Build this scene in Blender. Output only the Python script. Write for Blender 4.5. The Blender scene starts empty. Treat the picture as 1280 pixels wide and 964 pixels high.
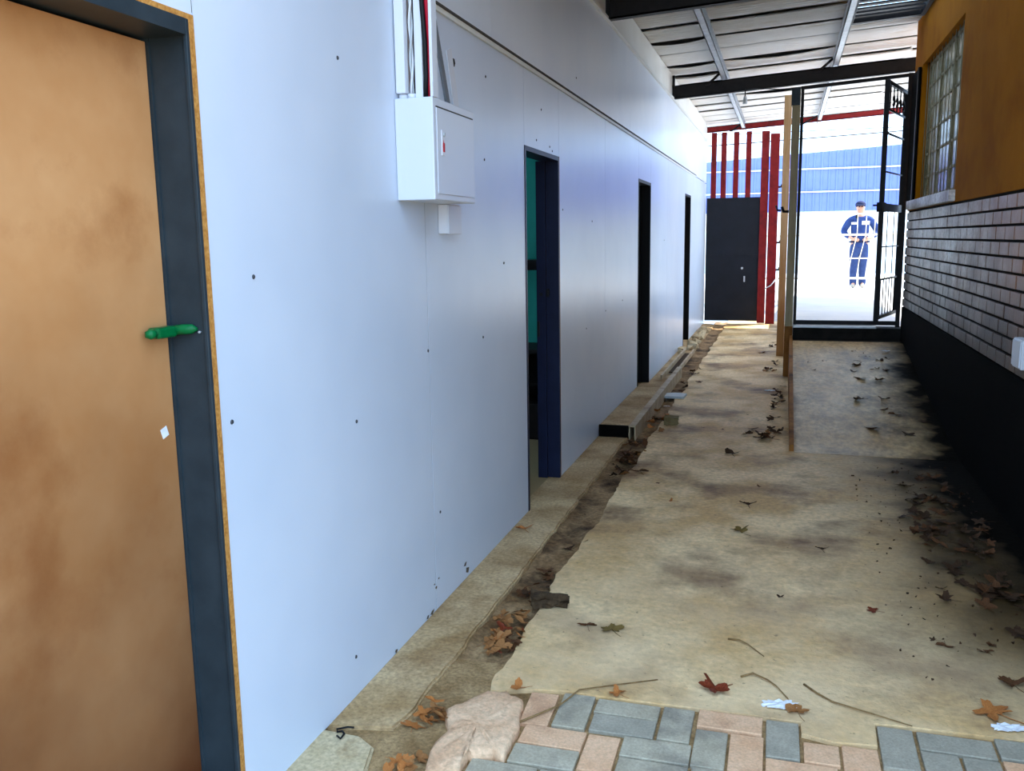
import bpy, bmesh, math, random
from mathutils import Vector, Matrix
random.seed(7)
S = bpy.context.scene
C = S.collection
PI = math.pi

# ------------------------------------------------------------------ helpers
def link(o):
    C.objects.link(o)
    return o

def tag(o, label=None, cat=None, group=None, kind=None):
    if label: o['label'] = label
    if cat: o['category'] = cat
    if group: o['group'] = group
    if kind: o['kind'] = kind
    return o

def empty(name, loc, label, cat, group=None, rz=0):
    o = bpy.data.objects.new(name, None)
    o.empty_display_size = .1
    o.location = loc
    o.rotation_euler = (0, 0, rz)
    link(o)
    return tag(o, label, cat, group)

class MB:
    """collects shapes and links them as ONE mesh object"""
    def __init__(self):
        self.bm = bmesh.new()
        self.mi = 0
    def _mark(self, faces, smooth=False):
        for f in faces:
            f.material_index = self.mi
            f.smooth = smooth
    def box(self, x0, x1, y0, y1, z0, z1, bev=0, M=None):
        b = bmesh.new()
        bmesh.ops.create_cube(b, size=1)
        for v in b.verts:
            v.co = Vector((x0 + (v.co.x + .5) * (x1 - x0), y0 + (v.co.y + .5) * (y1 - y0), z0 + (v.co.z + .5) * (z1 - z0)))
        if bev:
            bmesh.ops.bevel(b, geom=b.edges[:], offset=bev, segments=2, affect='EDGES', profile=.5)
        self._merge(b, M)
        return self
    def _merge(self, b, M=None, smooth=False):
        if M is not None:
            b.transform(M)
        vs = {}
        for v in b.verts:
            vs[v] = self.bm.verts.new(v.co)
        for f in b.faces:
            try:
                nf = self.bm.faces.new([vs[v] for v in f.verts])
                nf.material_index = self.mi
                nf.smooth = smooth
            except ValueError:
                pass
        b.free()
    def poly(self, pts, z0, z1, bev=0):
        """vertical prism over a polygon in x,y"""
        b = bmesh.new()
        lo = [b.verts.new((x, y, z0)) for x, y in pts]
        hi = [b.verts.new((x, y, z1)) for x, y in pts]
        n = len(pts)
        b.faces.new(hi)
        b.faces.new(lo[::-1])
        for i in range(n):
            b.faces.new((lo[i], lo[(i + 1) % n], hi[(i + 1) % n], hi[i]))
        bmesh.ops.recalc_face_normals(b, faces=b.faces[:])
        if bev:
            es = [e for e in b.edges if abs(e.verts[0].co.z - z1) < 1e-6 and abs(e.verts[1].co.z - z1) < 1e-6]
            bmesh.ops.bevel(b, geom=es, offset=bev, segments=2, affect='EDGES')
        self._merge(b)
        return self
    def hull(self, pts):
        b = bmesh.new()
        for p in pts: b.verts.new(p)
        bmesh.ops.convex_hull(b, input=b.verts[:])
        bmesh.ops.recalc_face_normals(b, faces=b.faces[:])
        self._merge(b)
        return self
    def bar(self, p, q, w, h=None, up=(0, 0, 1)):
        """rectangular bar from p to q"""
        p, q = Vector(p), Vector(q)
        h = h or w
        d = (q - p)
        L = d.length
        z = d.normalized()
        u = Vector(up)
        if abs(z.dot(u)) > .99: u = Vector((0, 1, 0))
        x = u.cross(z).normalized()
        y = z.cross(x)
        M = Matrix((( x.x, y.x, z.x, p.x), (x.y, y.y, z.y, p.y), (x.z, y.z, z.z, p.z), (0, 0, 0, 1)))
        self.box(-w / 2, w / 2, -h / 2, h / 2, 0, L, 0, M)
        return self
    def tube(self, pts, r, seg=10, closed=False, caps=True):
        pts = [Vector(p) for p in pts]
        n = len(pts)
        rs = r if isinstance(r, (list, tuple)) else [r] * n
        rings = []
        prev = None
        for i in range(n):
            if i == 0: t = pts[1] - pts[0]
            elif i == n - 1: t = pts[-1] - pts[-2]
            else: t = pts[i + 1] - pts[i - 1]
            t.normalize()
            if prev is None:
                a = Vector((0, 0, 1)) if abs(t.z) < .9 else Vector((1, 0, 0))
                x = a.cross(t).normalized()
            else:
                x = (prev - t * prev.dot(t)).normalized()
            prev = x
            y = t.cross(x)
            rings.append([self.bm.verts.new(pts[i] + (x * math.cos(2 * PI * k / seg) + y * math.sin(2 * PI * k / seg)) * rs[i]) for k in range(seg)])
        fs = []
        for i in range(n - 1):
            for k in range(seg):
                fs.append(self.bm.faces.new((rings[i][k], rings[i][(k + 1) % seg], rings[i + 1][(k + 1) % seg], rings[i + 1][k])))
        self._mark(fs, True)
        if caps:
            self._mark([self.bm.faces.new(rings[0][::-1]), self.bm.faces.new(rings[-1])])
        return self
    def ball(self, c, r, seg=12, sc=(1, 1, 1)):
        b = bmesh.new()
        bmesh.ops.create_uvsphere(b, u_segments=seg, v_segments=max(6, seg // 2), radius=r)
        for v in b.verts:
            v.co = Vector((v.co.x * sc[0] + c[0], v.co.y * sc[1] + c[1], v.co.z * sc[2] + c[2]))
        self._merge(b, None, True)
        return self
    def build(self, name, mats, parent=None, origin=None):
        me = bpy.data.meshes.new(name)
        if origin is not None:
            self.bm.transform(Matrix.Translation(-Vector(origin)))
        self.bm.to_mesh(me)
        self.bm.free()
        for m in (mats if isinstance(mats, (list, tuple)) else [mats]):
            me.materials.append(m)
        o = bpy.data.objects.new(name, me)
        link(o)
        if origin is not None: o.location = origin
        if parent is not None:
            o.parent = parent
            o.matrix_parent_inverse = Matrix.Translation(-Vector(parent.location)) if parent.type == 'EMPTY' and parent.rotation_euler.z == 0 and parent.parent is None else Matrix()
        return o

def struct(name, mb, mats, label=None, parent=None):
    o = mb.build(name, mats, parent)
    if parent is None:
        o['kind'] = 'structure'
    if label: o['label'] = label
    return o

# ------------------------------------------------------------------ materials
def srgb(r, g, b):
    f = lambda c: (c / 255 / 12.92) if c / 255 <= .04045 else ((c / 255 + .055) / 1.055) ** 2.4
    return (f(r), f(g), f(b), 1)

def mat(name, c1, c2=None, rough=.6, scale=6, detail=6, lo=.35, hi=.65, metal=0, bump=0, bscale=None, spec=.2, grit=0, gscale=70, c3=None, scale3=1.2, lo3=.5, hi3=.7, stretch=(1, 1, 1), trans=0):
    m = bpy.data.materials.new(name)
    m.use_nodes = True
    nt = m.node_tree
    B = nt.nodes['Principled BSDF']
    B.inputs['Roughness'].default_value = rough
    B.inputs['Metallic'].default_value = metal
    B.inputs['Specular IOR Level'].default_value = spec
    if trans: B.inputs['Transmission Weight'].default_value = trans
    tc = nt.nodes.new('ShaderNodeTexCoord')
    mp = nt.nodes.new('ShaderNodeMapping')
    mp.inputs['Scale'].default_value = stretch
    nt.links.new(tc.outputs['Object'], mp.inputs['Vector'])
    def noise(sc, dt):
        n = nt.nodes.new('ShaderNodeTexNoise')
        n.inputs['Scale'].default_value = sc
        n.inputs['Detail'].default_value = dt
        n.inputs['Roughness'].default_value = .62
        nt.links.new(mp.outputs['Vector'], n.inputs['Vector'])
        return n
    col = None
    if c2 is not None:
        n = noise(scale, detail)
        r = nt.nodes.new('ShaderNodeValToRGB')
        r.color_ramp.elements[0].position = lo; r.color_ramp.elements[0].color = c1
        r.color_ramp.elements[1].position = hi; r.color_ramp.elements[1].color = c2
        nt.links.new(n.outputs['Fac'], r.inputs['Fac'])
        col = r.outputs['Color']
    else:
        rgb = nt.nodes.new('ShaderNodeRGB'); rgb.outputs[0].default_value = c1
        col = rgb.outputs[0]
    if c3 is not None:
        n3 = noise(scale3, 8)
        r3 = nt.nodes.new('ShaderNodeMapRange')
        r3.inputs['From Min'].default_value = lo3; r3.inputs['From Max'].default_value = hi3
        nt.links.new(n3.outputs['Fac'], r3.inputs['Value'])
        mx = nt.nodes.new('ShaderNodeMix'); mx.data_type = 'RGBA'
        nt.links.new(r3.outputs['Result'], mx.inputs['Factor'])
        nt.links.new(col, mx.inputs['A'])
        mx.inputs['B'].default_value = c3
        col = mx.outputs['Result']
    if grit:
        ng = noise(gscale, 4)
        rg = nt.nodes.new('ShaderNodeMapRange')
        rg.inputs['From Min'].default_value = .3; rg.inputs['From Max'].default_value = .7
        rg.inputs['To Min'].default_value = 1 - grit; rg.inputs['To Max'].default_value = 1 + grit * .6
        nt.links.new(ng.outputs['Fac'], rg.inputs['Value'])
        mg = nt.nodes.new('ShaderNodeVectorMath'); mg.operation = 'SCALE'
        nt.links.new(col, mg.inputs[0]); nt.links.new(rg.outputs[0], mg.inputs['Scale'])
        col = mg.outputs[0]
    nt.links.new(col, B.inputs['Base Color'])
    if bump:
        nb = noise(bscale or scale * 4, 8)
        bp = nt.nodes.new('ShaderNodeBump')
        bp.inputs['Strength'].default_value = bump
        bp.inputs['Distance'].default_value = .01
        nt.links.new(nb.outputs['Fac'], bp.inputs['Height'])
        nt.links.new(bp.outputs['Normal'], B.inputs['Normal'])
    m['colsock'] = 1
    return m

M = {}
M['white_wall'] = mat('painted white panel', srgb(200, 211, 226), srgb(210, 219, 232), rough=.30, scale=1.1, detail=3, bump=.05, bscale=7, spec=.5)
M['white_upper'] = mat('painted white upper panel', srgb(220, 228, 238), srgb(230, 236, 243), rough=.32, scale=1.1, detail=3, bump=.05, bscale=7, spec=.5)  # same white paint, lightened to brighten the dim upper wall
M['upper_wall'] = mat('cream upper panel', srgb(226, 224, 216), srgb(236, 235, 230), rough=.35, scale=1.5, detail=3)
M['trim'] = mat('off white trim', srgb(224, 224, 216), rough=.4)
M['seam'] = mat('dark seam sealant', srgb(70, 66, 60), rough=.8)
M['chip'] = mat('raw chipboard edge', srgb(170, 112, 48), srgb(205, 150, 78), rough=.85, scale=90, bump=.4, bscale=200)
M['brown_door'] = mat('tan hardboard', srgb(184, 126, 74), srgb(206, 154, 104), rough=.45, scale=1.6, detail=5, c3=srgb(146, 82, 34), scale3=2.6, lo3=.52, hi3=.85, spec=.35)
def tint(m, z0, z1, col, amt, axis='Z'):  # blends a colour in towards one end of an axis
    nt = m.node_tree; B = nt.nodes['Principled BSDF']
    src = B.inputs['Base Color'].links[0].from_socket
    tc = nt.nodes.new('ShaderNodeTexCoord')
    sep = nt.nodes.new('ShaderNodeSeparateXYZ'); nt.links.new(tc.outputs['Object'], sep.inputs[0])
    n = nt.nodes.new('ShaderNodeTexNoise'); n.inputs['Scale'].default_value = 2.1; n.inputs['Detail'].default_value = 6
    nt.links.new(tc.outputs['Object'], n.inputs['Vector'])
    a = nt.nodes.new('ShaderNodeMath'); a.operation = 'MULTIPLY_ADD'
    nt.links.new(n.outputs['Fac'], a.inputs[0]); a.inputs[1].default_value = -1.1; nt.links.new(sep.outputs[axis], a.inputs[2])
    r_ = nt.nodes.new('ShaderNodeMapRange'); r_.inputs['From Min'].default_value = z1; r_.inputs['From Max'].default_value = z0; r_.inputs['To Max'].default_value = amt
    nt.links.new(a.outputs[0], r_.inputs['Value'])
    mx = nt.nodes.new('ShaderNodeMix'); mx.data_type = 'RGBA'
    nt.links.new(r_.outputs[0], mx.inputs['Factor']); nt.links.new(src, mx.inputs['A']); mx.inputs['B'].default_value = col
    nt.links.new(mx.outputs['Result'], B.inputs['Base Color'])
tint(M['brown_door'], -.6, 1.0, srgb(74, 28, 2), .98)  # painted shade: lower door darkened as if in a cast shadow
M['grey_steel'] = mat('dark grey painted steel', srgb(38, 48, 54), srgb(48, 58, 64), rough=.42, scale=8, c3=srgb(110, 105, 96), scale3=60, lo3=.72, hi3=.78)
M['navy_steel'] = mat('navy painted steel', srgb(17, 22, 44), srgb(22, 29, 54), rough=.45, scale=6)
M['black_steel'] = mat('black painted steel', srgb(16, 16, 18), srgb(26, 25, 27), rough=.5, scale=20)
M['black_jamb'] = mat('black jamb paint', srgb(12, 12, 14), rough=.6)
M['green_paint'] = mat('green plastic coated bolt', srgb(0, 88, 44), srgb(4, 104, 54), rough=.3, scale=40)
M['paper'] = mat('white paper', srgb(232, 234, 238), srgb(215, 218, 224), rough=.8, scale=30)
M['enamel'] = mat('white enamel steel', srgb(208, 213, 222), rough=.3, spec=.4)
M['pvc'] = mat('white pvc', srgb(214, 217, 224), rough=.4)
M['grey_pvc'] = mat('pale grey pvc', srgb(180, 186, 188), rough=.4)
M['grey_steel2'] = mat('dull grey strip', srgb(112, 116, 120), rough=.5)
M['red_cable'] = mat('red cable sheath', srgb(196, 26, 52), rough=.4)
M['black_cable'] = mat('black cable sheath', srgb(18, 18, 20), rough=.5)
M['red_print'] = mat('red print', srgb(190, 40, 50), rough=.5)
M['screw'] = mat('screw head', srgb(78, 80, 84), rough=.5, metal=.4)
M['mould'] = mat('grey grime', srgb(96, 84, 70), rough=.9)
M['teal'] = mat('teal paint', srgb(40, 150, 128), srgb(48, 160, 138), rough=.6, scale=3)
M['room_dark'] = mat('dark room lining', srgb(30, 30, 34), rough=.9)
M['room_floor'] = mat('cabin floor', srgb(142, 120, 84), rough=.7)
M['dark_wood'] = mat('dark stained board', srgb(24, 20, 18), srgb(36, 30, 26), rough=.6, scale=14)

def shade_soil_mask(m, src, y0, y1, x0, x1, col=srgb(14, 11, 8), amt=1.0):
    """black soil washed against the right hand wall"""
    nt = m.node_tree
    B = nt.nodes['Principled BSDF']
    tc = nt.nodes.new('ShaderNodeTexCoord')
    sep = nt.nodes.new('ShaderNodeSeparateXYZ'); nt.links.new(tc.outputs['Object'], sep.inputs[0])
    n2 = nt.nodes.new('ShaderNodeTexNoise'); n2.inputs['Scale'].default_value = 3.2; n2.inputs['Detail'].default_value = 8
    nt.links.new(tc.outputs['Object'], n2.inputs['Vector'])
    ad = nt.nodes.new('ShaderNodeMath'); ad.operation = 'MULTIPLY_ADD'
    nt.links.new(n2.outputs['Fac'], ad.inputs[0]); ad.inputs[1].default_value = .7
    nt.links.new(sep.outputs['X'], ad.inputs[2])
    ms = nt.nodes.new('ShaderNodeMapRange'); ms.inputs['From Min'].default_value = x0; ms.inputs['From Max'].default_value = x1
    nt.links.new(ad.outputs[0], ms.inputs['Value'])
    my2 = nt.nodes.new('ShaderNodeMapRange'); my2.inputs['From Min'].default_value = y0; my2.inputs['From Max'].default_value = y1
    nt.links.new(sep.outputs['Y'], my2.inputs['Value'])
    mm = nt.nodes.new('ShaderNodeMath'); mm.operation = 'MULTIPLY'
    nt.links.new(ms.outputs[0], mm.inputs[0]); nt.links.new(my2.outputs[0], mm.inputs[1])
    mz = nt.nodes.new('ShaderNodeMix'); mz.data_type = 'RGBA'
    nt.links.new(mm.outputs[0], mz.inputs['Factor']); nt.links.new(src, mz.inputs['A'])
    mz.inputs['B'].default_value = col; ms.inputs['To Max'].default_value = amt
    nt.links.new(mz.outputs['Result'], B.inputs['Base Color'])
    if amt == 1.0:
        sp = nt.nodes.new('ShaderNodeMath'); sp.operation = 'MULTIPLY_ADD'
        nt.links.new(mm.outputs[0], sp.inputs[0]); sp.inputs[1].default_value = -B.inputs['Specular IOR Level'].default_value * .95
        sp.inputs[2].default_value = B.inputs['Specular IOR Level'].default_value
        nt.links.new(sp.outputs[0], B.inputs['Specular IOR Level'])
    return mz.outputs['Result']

def floor_mat():
    m = mat('worn concrete', srgb(200, 160, 102), srgb(238, 208, 158), rough=.62, scale=1.6, detail=10, lo=.40, hi=.60,
            c3=srgb(104, 68, 36), scale3=1.7, lo3=.49, hi3=.69, bump=.5, bscale=26, spec=.32, grit=.28, gscale=34)
    nt = m.node_tree
    B = nt.nodes['Principled BSDF']
    src = B.inputs['Base Color'].links[0].from_socket
    tc = nt.nodes.new('ShaderNodeTexCoord')
    sep = nt.nodes.new('ShaderNodeSeparateXYZ'); nt.links.new(tc.outputs['Object'], sep.inputs[0])
    # patchy paler tone, growing towards the pavers
    n = nt.nodes.new('ShaderNodeTexNoise'); n.inputs['Scale'].default_value = 2.6; n.inputs['Detail'].default_value = 7
    nt.links.new(tc.outputs['Object'], n.inputs['Vector'])
    mr = nt.nodes.new('ShaderNodeMapRange'); mr.inputs['From Min'].default_value = 5.2; mr.inputs['From Max'].default_value = 2.75
    nt.links.new(sep.outputs['Y'], mr.inputs['Value'])
    mu = nt.nodes.new('ShaderNodeMath'); mu.operation = 'MULTIPLY_ADD'
    nt.links.new(n.outputs['Fac'], mu.inputs[0]); mu.inputs[1].default_value = 1.6; mu.inputs[2].default_value = -.35
    m2 = nt.nodes.new('ShaderNodeMath'); m2.operation = 'MULTIPLY'; m2.use_clamp = True
    nt.links.new(mr.outputs[0], m2.inputs[0]); nt.links.new(mu.outputs[0], m2.inputs[1])
    mx = nt.nodes.new('ShaderNodeMix'); mx.data_type = 'RGBA'
    nt.links.new(m2.outputs[0], mx.inputs['Factor']); nt.links.new(src, mx.inputs['A'])
    mx.inputs['B'].default_value = srgb(226, 198, 158)
    # fine dark specks
    v = nt.nodes.new('ShaderNodeTexNoise'); v.inputs['Scale'].default_value = 38; v.inputs['Detail'].default_value = 3
    nt.links.new(tc.outputs['Object'], v.inputs['Vector'])
    mv = nt.nodes.new('ShaderNodeMapRange'); mv.inputs['From Min'].default_value = .66; mv.inputs['From Max'].default_value = .76
    mv.inputs['To Max'].default_value = .6
    nt.links.new(v.outputs['Fac'], mv.inputs['Value'])
    my = nt.nodes.new('ShaderNodeMix'); my.data_type = 'RGBA'
    nt.links.new(mv.outputs[0], my.inputs['Factor']); nt.links.new(mx.outputs['Result'], my.inputs['A'])
    my.inputs['B'].default_value = srgb(66, 48, 32)
    right_shade = shade_soil_mask(m, my.outputs['Result'], 2.85, 3.6, .55, 1.25, srgb(88, 64, 26), .88)  # floor shade painted in, darker towards the right
    shade_soil_mask(m, right_shade, 2.9, 4.4, .95, 1.38)  # near-black shade and dark earth painted along the wall foot
    return m
M['floor'] = floor_mat()
M['apron'] = mat('pale concrete apron', srgb(168, 136, 92), srgb(208, 180, 138), grit=.35, gscale=60, rough=.75, scale=3, detail=9, c3=srgb(132, 96, 56), scale3=2.2, lo3=.5, hi3=.75, bump=.4, bscale=30)
M['apron2'] = mat('grey mortar apron', srgb(188, 168, 130), srgb(208, 188, 152), grit=.3, rough=.8, scale=6, detail=9, c3=srgb(150, 118, 76), scale3=7, lo3=.55, hi3=.75, bump=.4, bscale=40)
M['gutter'] = mat('dirty gutter soil', srgb(116, 86, 54), srgb(166, 136, 98), grit=.45, gscale=50, rough=.9, scale=5, detail=10, c3=srgb(60, 42, 26), scale3=3.0, lo3=.50, hi3=.66, bump=.7, bscale=34)
M['soil'] = mat('brown soil', srgb(140, 110, 72), srgb(176, 146, 104), grit=.4, rough=.95, scale=9, detail=9, bump=.7, bscale=40)
M['paver_grey'] = mat('grey paver', srgb(164, 154, 132), srgb(184, 174, 152), grit=.2, gscale=120, rough=.8, scale=9, detail=8, c3=srgb(128, 122, 110), scale3=5, lo3=.5, hi3=.7, bump=.3, bscale=90)
M['paver_dark'] = mat('blue grey paver', srgb(150, 144, 128), srgb(170, 162, 144), grit=.2, gscale=120, rough=.8, scale=9, detail=8, bump=.3, bscale=90)
M['paver_pink'] = mat('pink paver', srgb(212, 166, 128), srgb(222, 182, 146), grit=.2, gscale=120, rough=.8, scale=9, detail=8, c3=srgb(180, 136, 104), scale3=5, lo3=.55, hi3=.75, bump=.3, bscale=90)
M['lump'] = mat('pink mortar', srgb(214, 170, 132), srgb(230, 194, 158), grit=.25, rough=.85, scale=10, detail=8, bump=.6, bscale=40)
M['ramp'] = mat('worn ramp concrete', srgb(170, 134, 82), srgb(204, 176, 132), rough=.46, scale=2.4, detail=10, c3=srgb(56, 42, 26), scale3=2.6, lo3=.48, hi3=.68, bump=.6, bscale=14, spec=.22, grit=.4, gscale=28, stretch=(1, .6, 1))
shade_soil_mask(M['ramp'], M['ramp'].node_tree.nodes['Principled BSDF'].inputs['Base Color'].links[0].from_socket, 5.0, 6.0, 1.15, 1.5)  # same wall-foot shade painted onto the right side of the ramp
M['dark_concrete'] = mat('dark damp concrete', srgb(26, 24, 22), srgb(40, 36, 32), rough=.85, scale=8)
M['yard'] = mat('pale yard paving', srgb(196, 196, 198), srgb(214, 212, 208), rough=.8, scale=.8, detail=7)
M['yard_wall'] = mat('white yard wall', srgb(240, 238, 232), rough=.8)
M['blue_sheet'] = mat('blue steel sheet', srgb(104, 120, 192), srgb(112, 128, 200), rough=.5, scale=2)
M['roof_sheet'] = mat('white roof sheet underside', srgb(232, 231, 228), srgb(242, 241, 239), rough=.5, scale=1.3, detail=5, c3=srgb(190, 176, 152), scale3=1.1, lo3=.55, hi3=.8, stretch=(1, 3, 1))
M['galv'] = mat('galvanised steel', srgb(178, 184, 190), srgb(200, 205, 210), rough=.4, scale=12, metal=.35)
M['red_steel'] = mat('red oxide steel', srgb(104, 18, 22), srgb(124, 26, 28), rough=.5, scale=9, c3=srgb(66, 16, 18), scale3=3, lo3=.55, hi3=.75)
M['gate_sheet'] = mat('blue black sheet', srgb(19, 23, 31), srgb(25, 30, 39), rough=.5, scale=4)
M['plaster'] = mat('ochre brown plaster', srgb(158, 94, 6), srgb(170, 104, 12), rough=.85, spec=.06, scale=2.2, detail=6, c3=srgb(130, 66, 6), scale3=1.7, lo3=.5, hi3=.8)
M['brick'] = mat('painted worn brick', srgb(222, 216, 206), srgb(240, 238, 233), rough=.40, scale=7, detail=8, c3=srgb(116, 76, 44), scale3=1.5, lo3=.44, hi3=.66, bump=.3, bscale=30, spec=.6, grit=.4, gscale=40)
tint(M['brick'], 4.9, 7.0, srgb(140, 80, 36), .94, 'Y')  # browner towards the near end
tint(M['brick'], .35, .95, srgb(30, 22, 14), .9)  # painted shade fading the lowest bricks towards black
M['mortar'] = mat('dark mortar', srgb(30, 26, 22), rough=.95)
M['tar'] = mat('black tarred plinth', srgb(6, 5, 5), srgb(10, 9, 8), rough=1, spec=.05, scale=5)  # paints shade on wall foot and reveal; plain black on the step edge
M['win_frame'] = mat('worn window steel', srgb(120, 110, 80), srgb(150, 140, 112), rough=.6, scale=14)
M['glass'] = mat('dusty glass', srgb(188, 184, 150), srgb(222, 224, 216), rough=.22, scale=5, detail=7, c3=srgb(120, 112, 60), scale3=4.2, lo3=.45, hi3=.65, spec=.8)
M['timber_grey'] = mat('weathered grey post', srgb(150, 138, 108), srgb(174, 162, 130), rough=.8, scale=5, stretch=(6, 6, .6), detail=7)
M['timber'] = mat('yellowed timber', srgb(196, 164, 116), srgb(212, 186, 146), rough=.75, scale=5, stretch=(6, 6, .6), detail=7)
tint(M['timber'], .0, 1.3, srgb(148, 94, 36), .85)
M['timber_brown'] = mat('rusty brown timber', srgb(130, 82, 34), srgb(160, 108, 52), rough=.8, scale=4, detail=8, c3=srgb(62, 36, 18), scale3=3, lo3=.5, hi3=.7)
M['steel_channel'] = mat('dull steel channel', srgb(164, 140, 106), srgb(194, 174, 142), rough=.5, scale=6, detail=8, metal=0, c3=srgb(118, 84, 56), scale3=4, lo3=.55, hi3=.75)
M['rail'] = mat('cream pipe paint', srgb(240, 232, 206), rough=.5)
M['leaf_a'] = mat('tan leaf', srgb(118, 76, 40), srgb(158, 108, 62), rough=.7, scale=30)
M['leaf_b'] = mat('brown leaf', srgb(66, 40, 22), srgb(98, 62, 34), rough=.75, scale=30)
M['leaf_c'] = mat('red brown leaf', srgb(90, 32, 16), srgb(128, 56, 28), rough=.65, scale=24)
M['leaf_d'] = mat('orange leaf', srgb(152, 88, 40), srgb(184, 120, 64), rough=.7, scale=30)
M['leaf_e'] = mat('dark leaf', srgb(40, 27, 17), srgb(70, 46, 26), rough=.75, scale=30)
M['leaf_f'] = mat('olive leaf', srgb(96, 78, 36), srgb(120, 98, 54), rough=.75, scale=30)
M['twig'] = mat('dry twig', srgb(140, 112, 72), srgb(110, 84, 52), rough=.8, scale=30)
M['stone'] = mat('mossy stone', srgb(98, 84, 52), srgb(128, 112, 76), rough=.85, scale=12, bump=.6)
M['char'] = mat('charred wood', srgb(56, 42, 28), srgb(80, 62, 42), rough=.85, scale=18, stretch=(4, 1, 1), bump=.6)
M['skin'] = mat('skin', srgb(196, 150, 126), rough=.55)
M['cloth'] = mat('blue workwear', srgb(36, 56, 108), srgb(46, 68, 122), rough=.85, scale=14)
M['cloth_dark'] = mat('navy trousers', srgb(40, 56, 100), srgb(50, 68, 112), rough=.85, scale=14)
M['cap'] = mat('navy cap', srgb(28, 36, 66), rough=.85)
M['badge'] = mat('white badge', srgb(232, 234, 238), rough=.7)
M['shoe'] = mat('pale boot', srgb(170, 160, 146), rough=.6)
M['hair'] = mat('dark hair', srgb(30, 24, 22), rough=.7)

# ------------------------------------------------------------------ camera
f = Vector((-0.28894, 0.94338, -0.16258)).normalized()
yaw, pitch, roll = 0.297194945, -0.163311173, -0.0150405767
cy, sy = math.cos(yaw), math.sin(yaw)
f = Vector((-sy * math.cos(pitch), cy * math.cos(pitch), math.sin(pitch)))
r = Vector((cy, sy, 0)); u = r.cross(f)
r2 = r * math.cos(roll) + u * math.sin(roll); u2 = u * math.cos(roll) - r * math.sin(roll)
cam = bpy.data.cameras.new('camera')
cam.sensor_width = 36; cam.lens = 1111.08 / 1280 * 36
cam.clip_start = .02; cam.clip_end = 300
co = bpy.data.objects.new('camera', cam); link(co)
co.matrix_world = Matrix(((r2.x, u2.x, -f.x, 0), (r2.y, u2.y, -f.y, 0), (r2.z, u2.z, -f.z, 1.55), (0, 0, 0, 1)))
S.camera = co

# ------------------------------------------------------------------ the setting
XW, XR = -1.366, 1.2            # faces of the left and right hand walls
def zroof(x): return 3.47 + .055 * (x + 1.366)

# ---- left wall: separate panels with hairline joints, cut round the doors
mb = MB()
T = XW - .05
def panel(y0, y1, z0, z1): mb.box(T, XW, y0 + .0022, y1 - .0022, z0, z1)
ZD = 2.085
panel(-2.2, 1.04, 0, 2.455)
panel(1.04, 1.912, ZD, 2.455)
panel(1.912, 3.32, 0, 2.455); panel(3.32, 4.75, 0, 2.455)
panel(4.75, 5.525, 2.045, 2.455)
panel(5.525, 7.03, 0, 2.455)
panel(7.03, 8.70, 0, 2.455); panel(8.70, 9.52, 2.10, 2.455); panel(9.52, 10.95, 0, 2.455)
panel(10.95, 12.88, 0, 2.455); panel(12.88, 13.66, 2.14, 2.455); panel(13.66, 16.34, 0, 2.455)
wl = struct('wall_left', mb, M['white_wall'])
mb = MB()
for a, b in ((-2.2, 4.2), (4.2, 8.2), (8.2, 12.2), (12.2, 16.34)):
    mb.box(T, XW, a + .0015, b - .0015, 2.475, 3.185)
mb.box(T - .01, T - .002, -2.2, 16.34, 2.44, 3.45)
struct('wall_left_upper', mb, M['white_upper'])
mb = MB().box(T, XW - .004, -2.2, 16.34, 3.2, 3.475)
struct('wall_left_frieze', mb, M['upper_wall'])
mb = MB().box(XW + .0005, XW + .012, 3.36, 14.3, 2.452, 2.472)
mb.mi = 1; mb.box(XW + .0005, XW + .018, 3.36, 14.3, 2.472, 2.482)
struct('trim_1', mb, [M['trim'], M['seam']])
mb = MB().box(XW + .0005, XW + .028, -2.2, 16.34, 3.18, 3.205, .004)
struct('trim_2', mb, M['trim'])
for y, za, zb in ((3.32, 0, 2.45), (7.03, 0, 2.45), (10.95, 0, 2.45), (1.9115, 2.09, 2.45)):
    MB().box(T + .004, XW - .0012, y - .0021, y + .0021, za + .002, zb).build('seam', M['seam'], wl)
# screws and hole of the wall cladding
scr = [(2.64, 2.12), (2.1, 1.46), (1.96, 1.09), (2.66, .95), (3.31, 1.11), (4.0, 1.09), (4.11, 2.3), (4.07, 1.92), (2.58, .14), (5.11, 2.28), (5.36, 2.07),
       (5.62, 1.73), (6.53, 1.67), (6.33, .9), (7.06, .97), (7.84, 1.0), (4.35, 1.43), (9.5, 1.27), (10.65, 1.51), (6.02, 2.60), (3.39, .41), (5.0, 2.1), (5.3, 2.09)]
for y, z in scr:
    m_ = MB().tube([(XW + .0002, y, z), (XW + .003, y, z)], [.007, .005], 8)
    m_.build('screw', M['screw'], wl)
m_ = MB().tube([(XW + .0002, 3.68, 2.288), (XW + .004, 3.68, 2.288)], .018, 6)
m_.build('hole', M['black_cable'], wl)
# scuffed, chipped lower edge
mb = MB()
for (y, z, s) in [(3.70, .035, .03), (3.68, .07, .016), (3.27, .012, .02), (3.32, .10, .008), (3.35, .13, .006), (3.30, .12, .006), (3.22, .01, .012), (2.9, .01, .012)]:
    n = 7
    mb.hull([(XW + .0004 + (.003 if k % 2 else 0), y + s * random.uniform(.4, 1.5) * math.cos(k * 2 * PI / n) * 1.1, max(.001, z + s * .55 * random.uniform(.4, 1.7) * math.sin(k * 2 * PI / n))) for k in range(n)])
mb.build('chipped_edge', M['mould'], wl)

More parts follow.
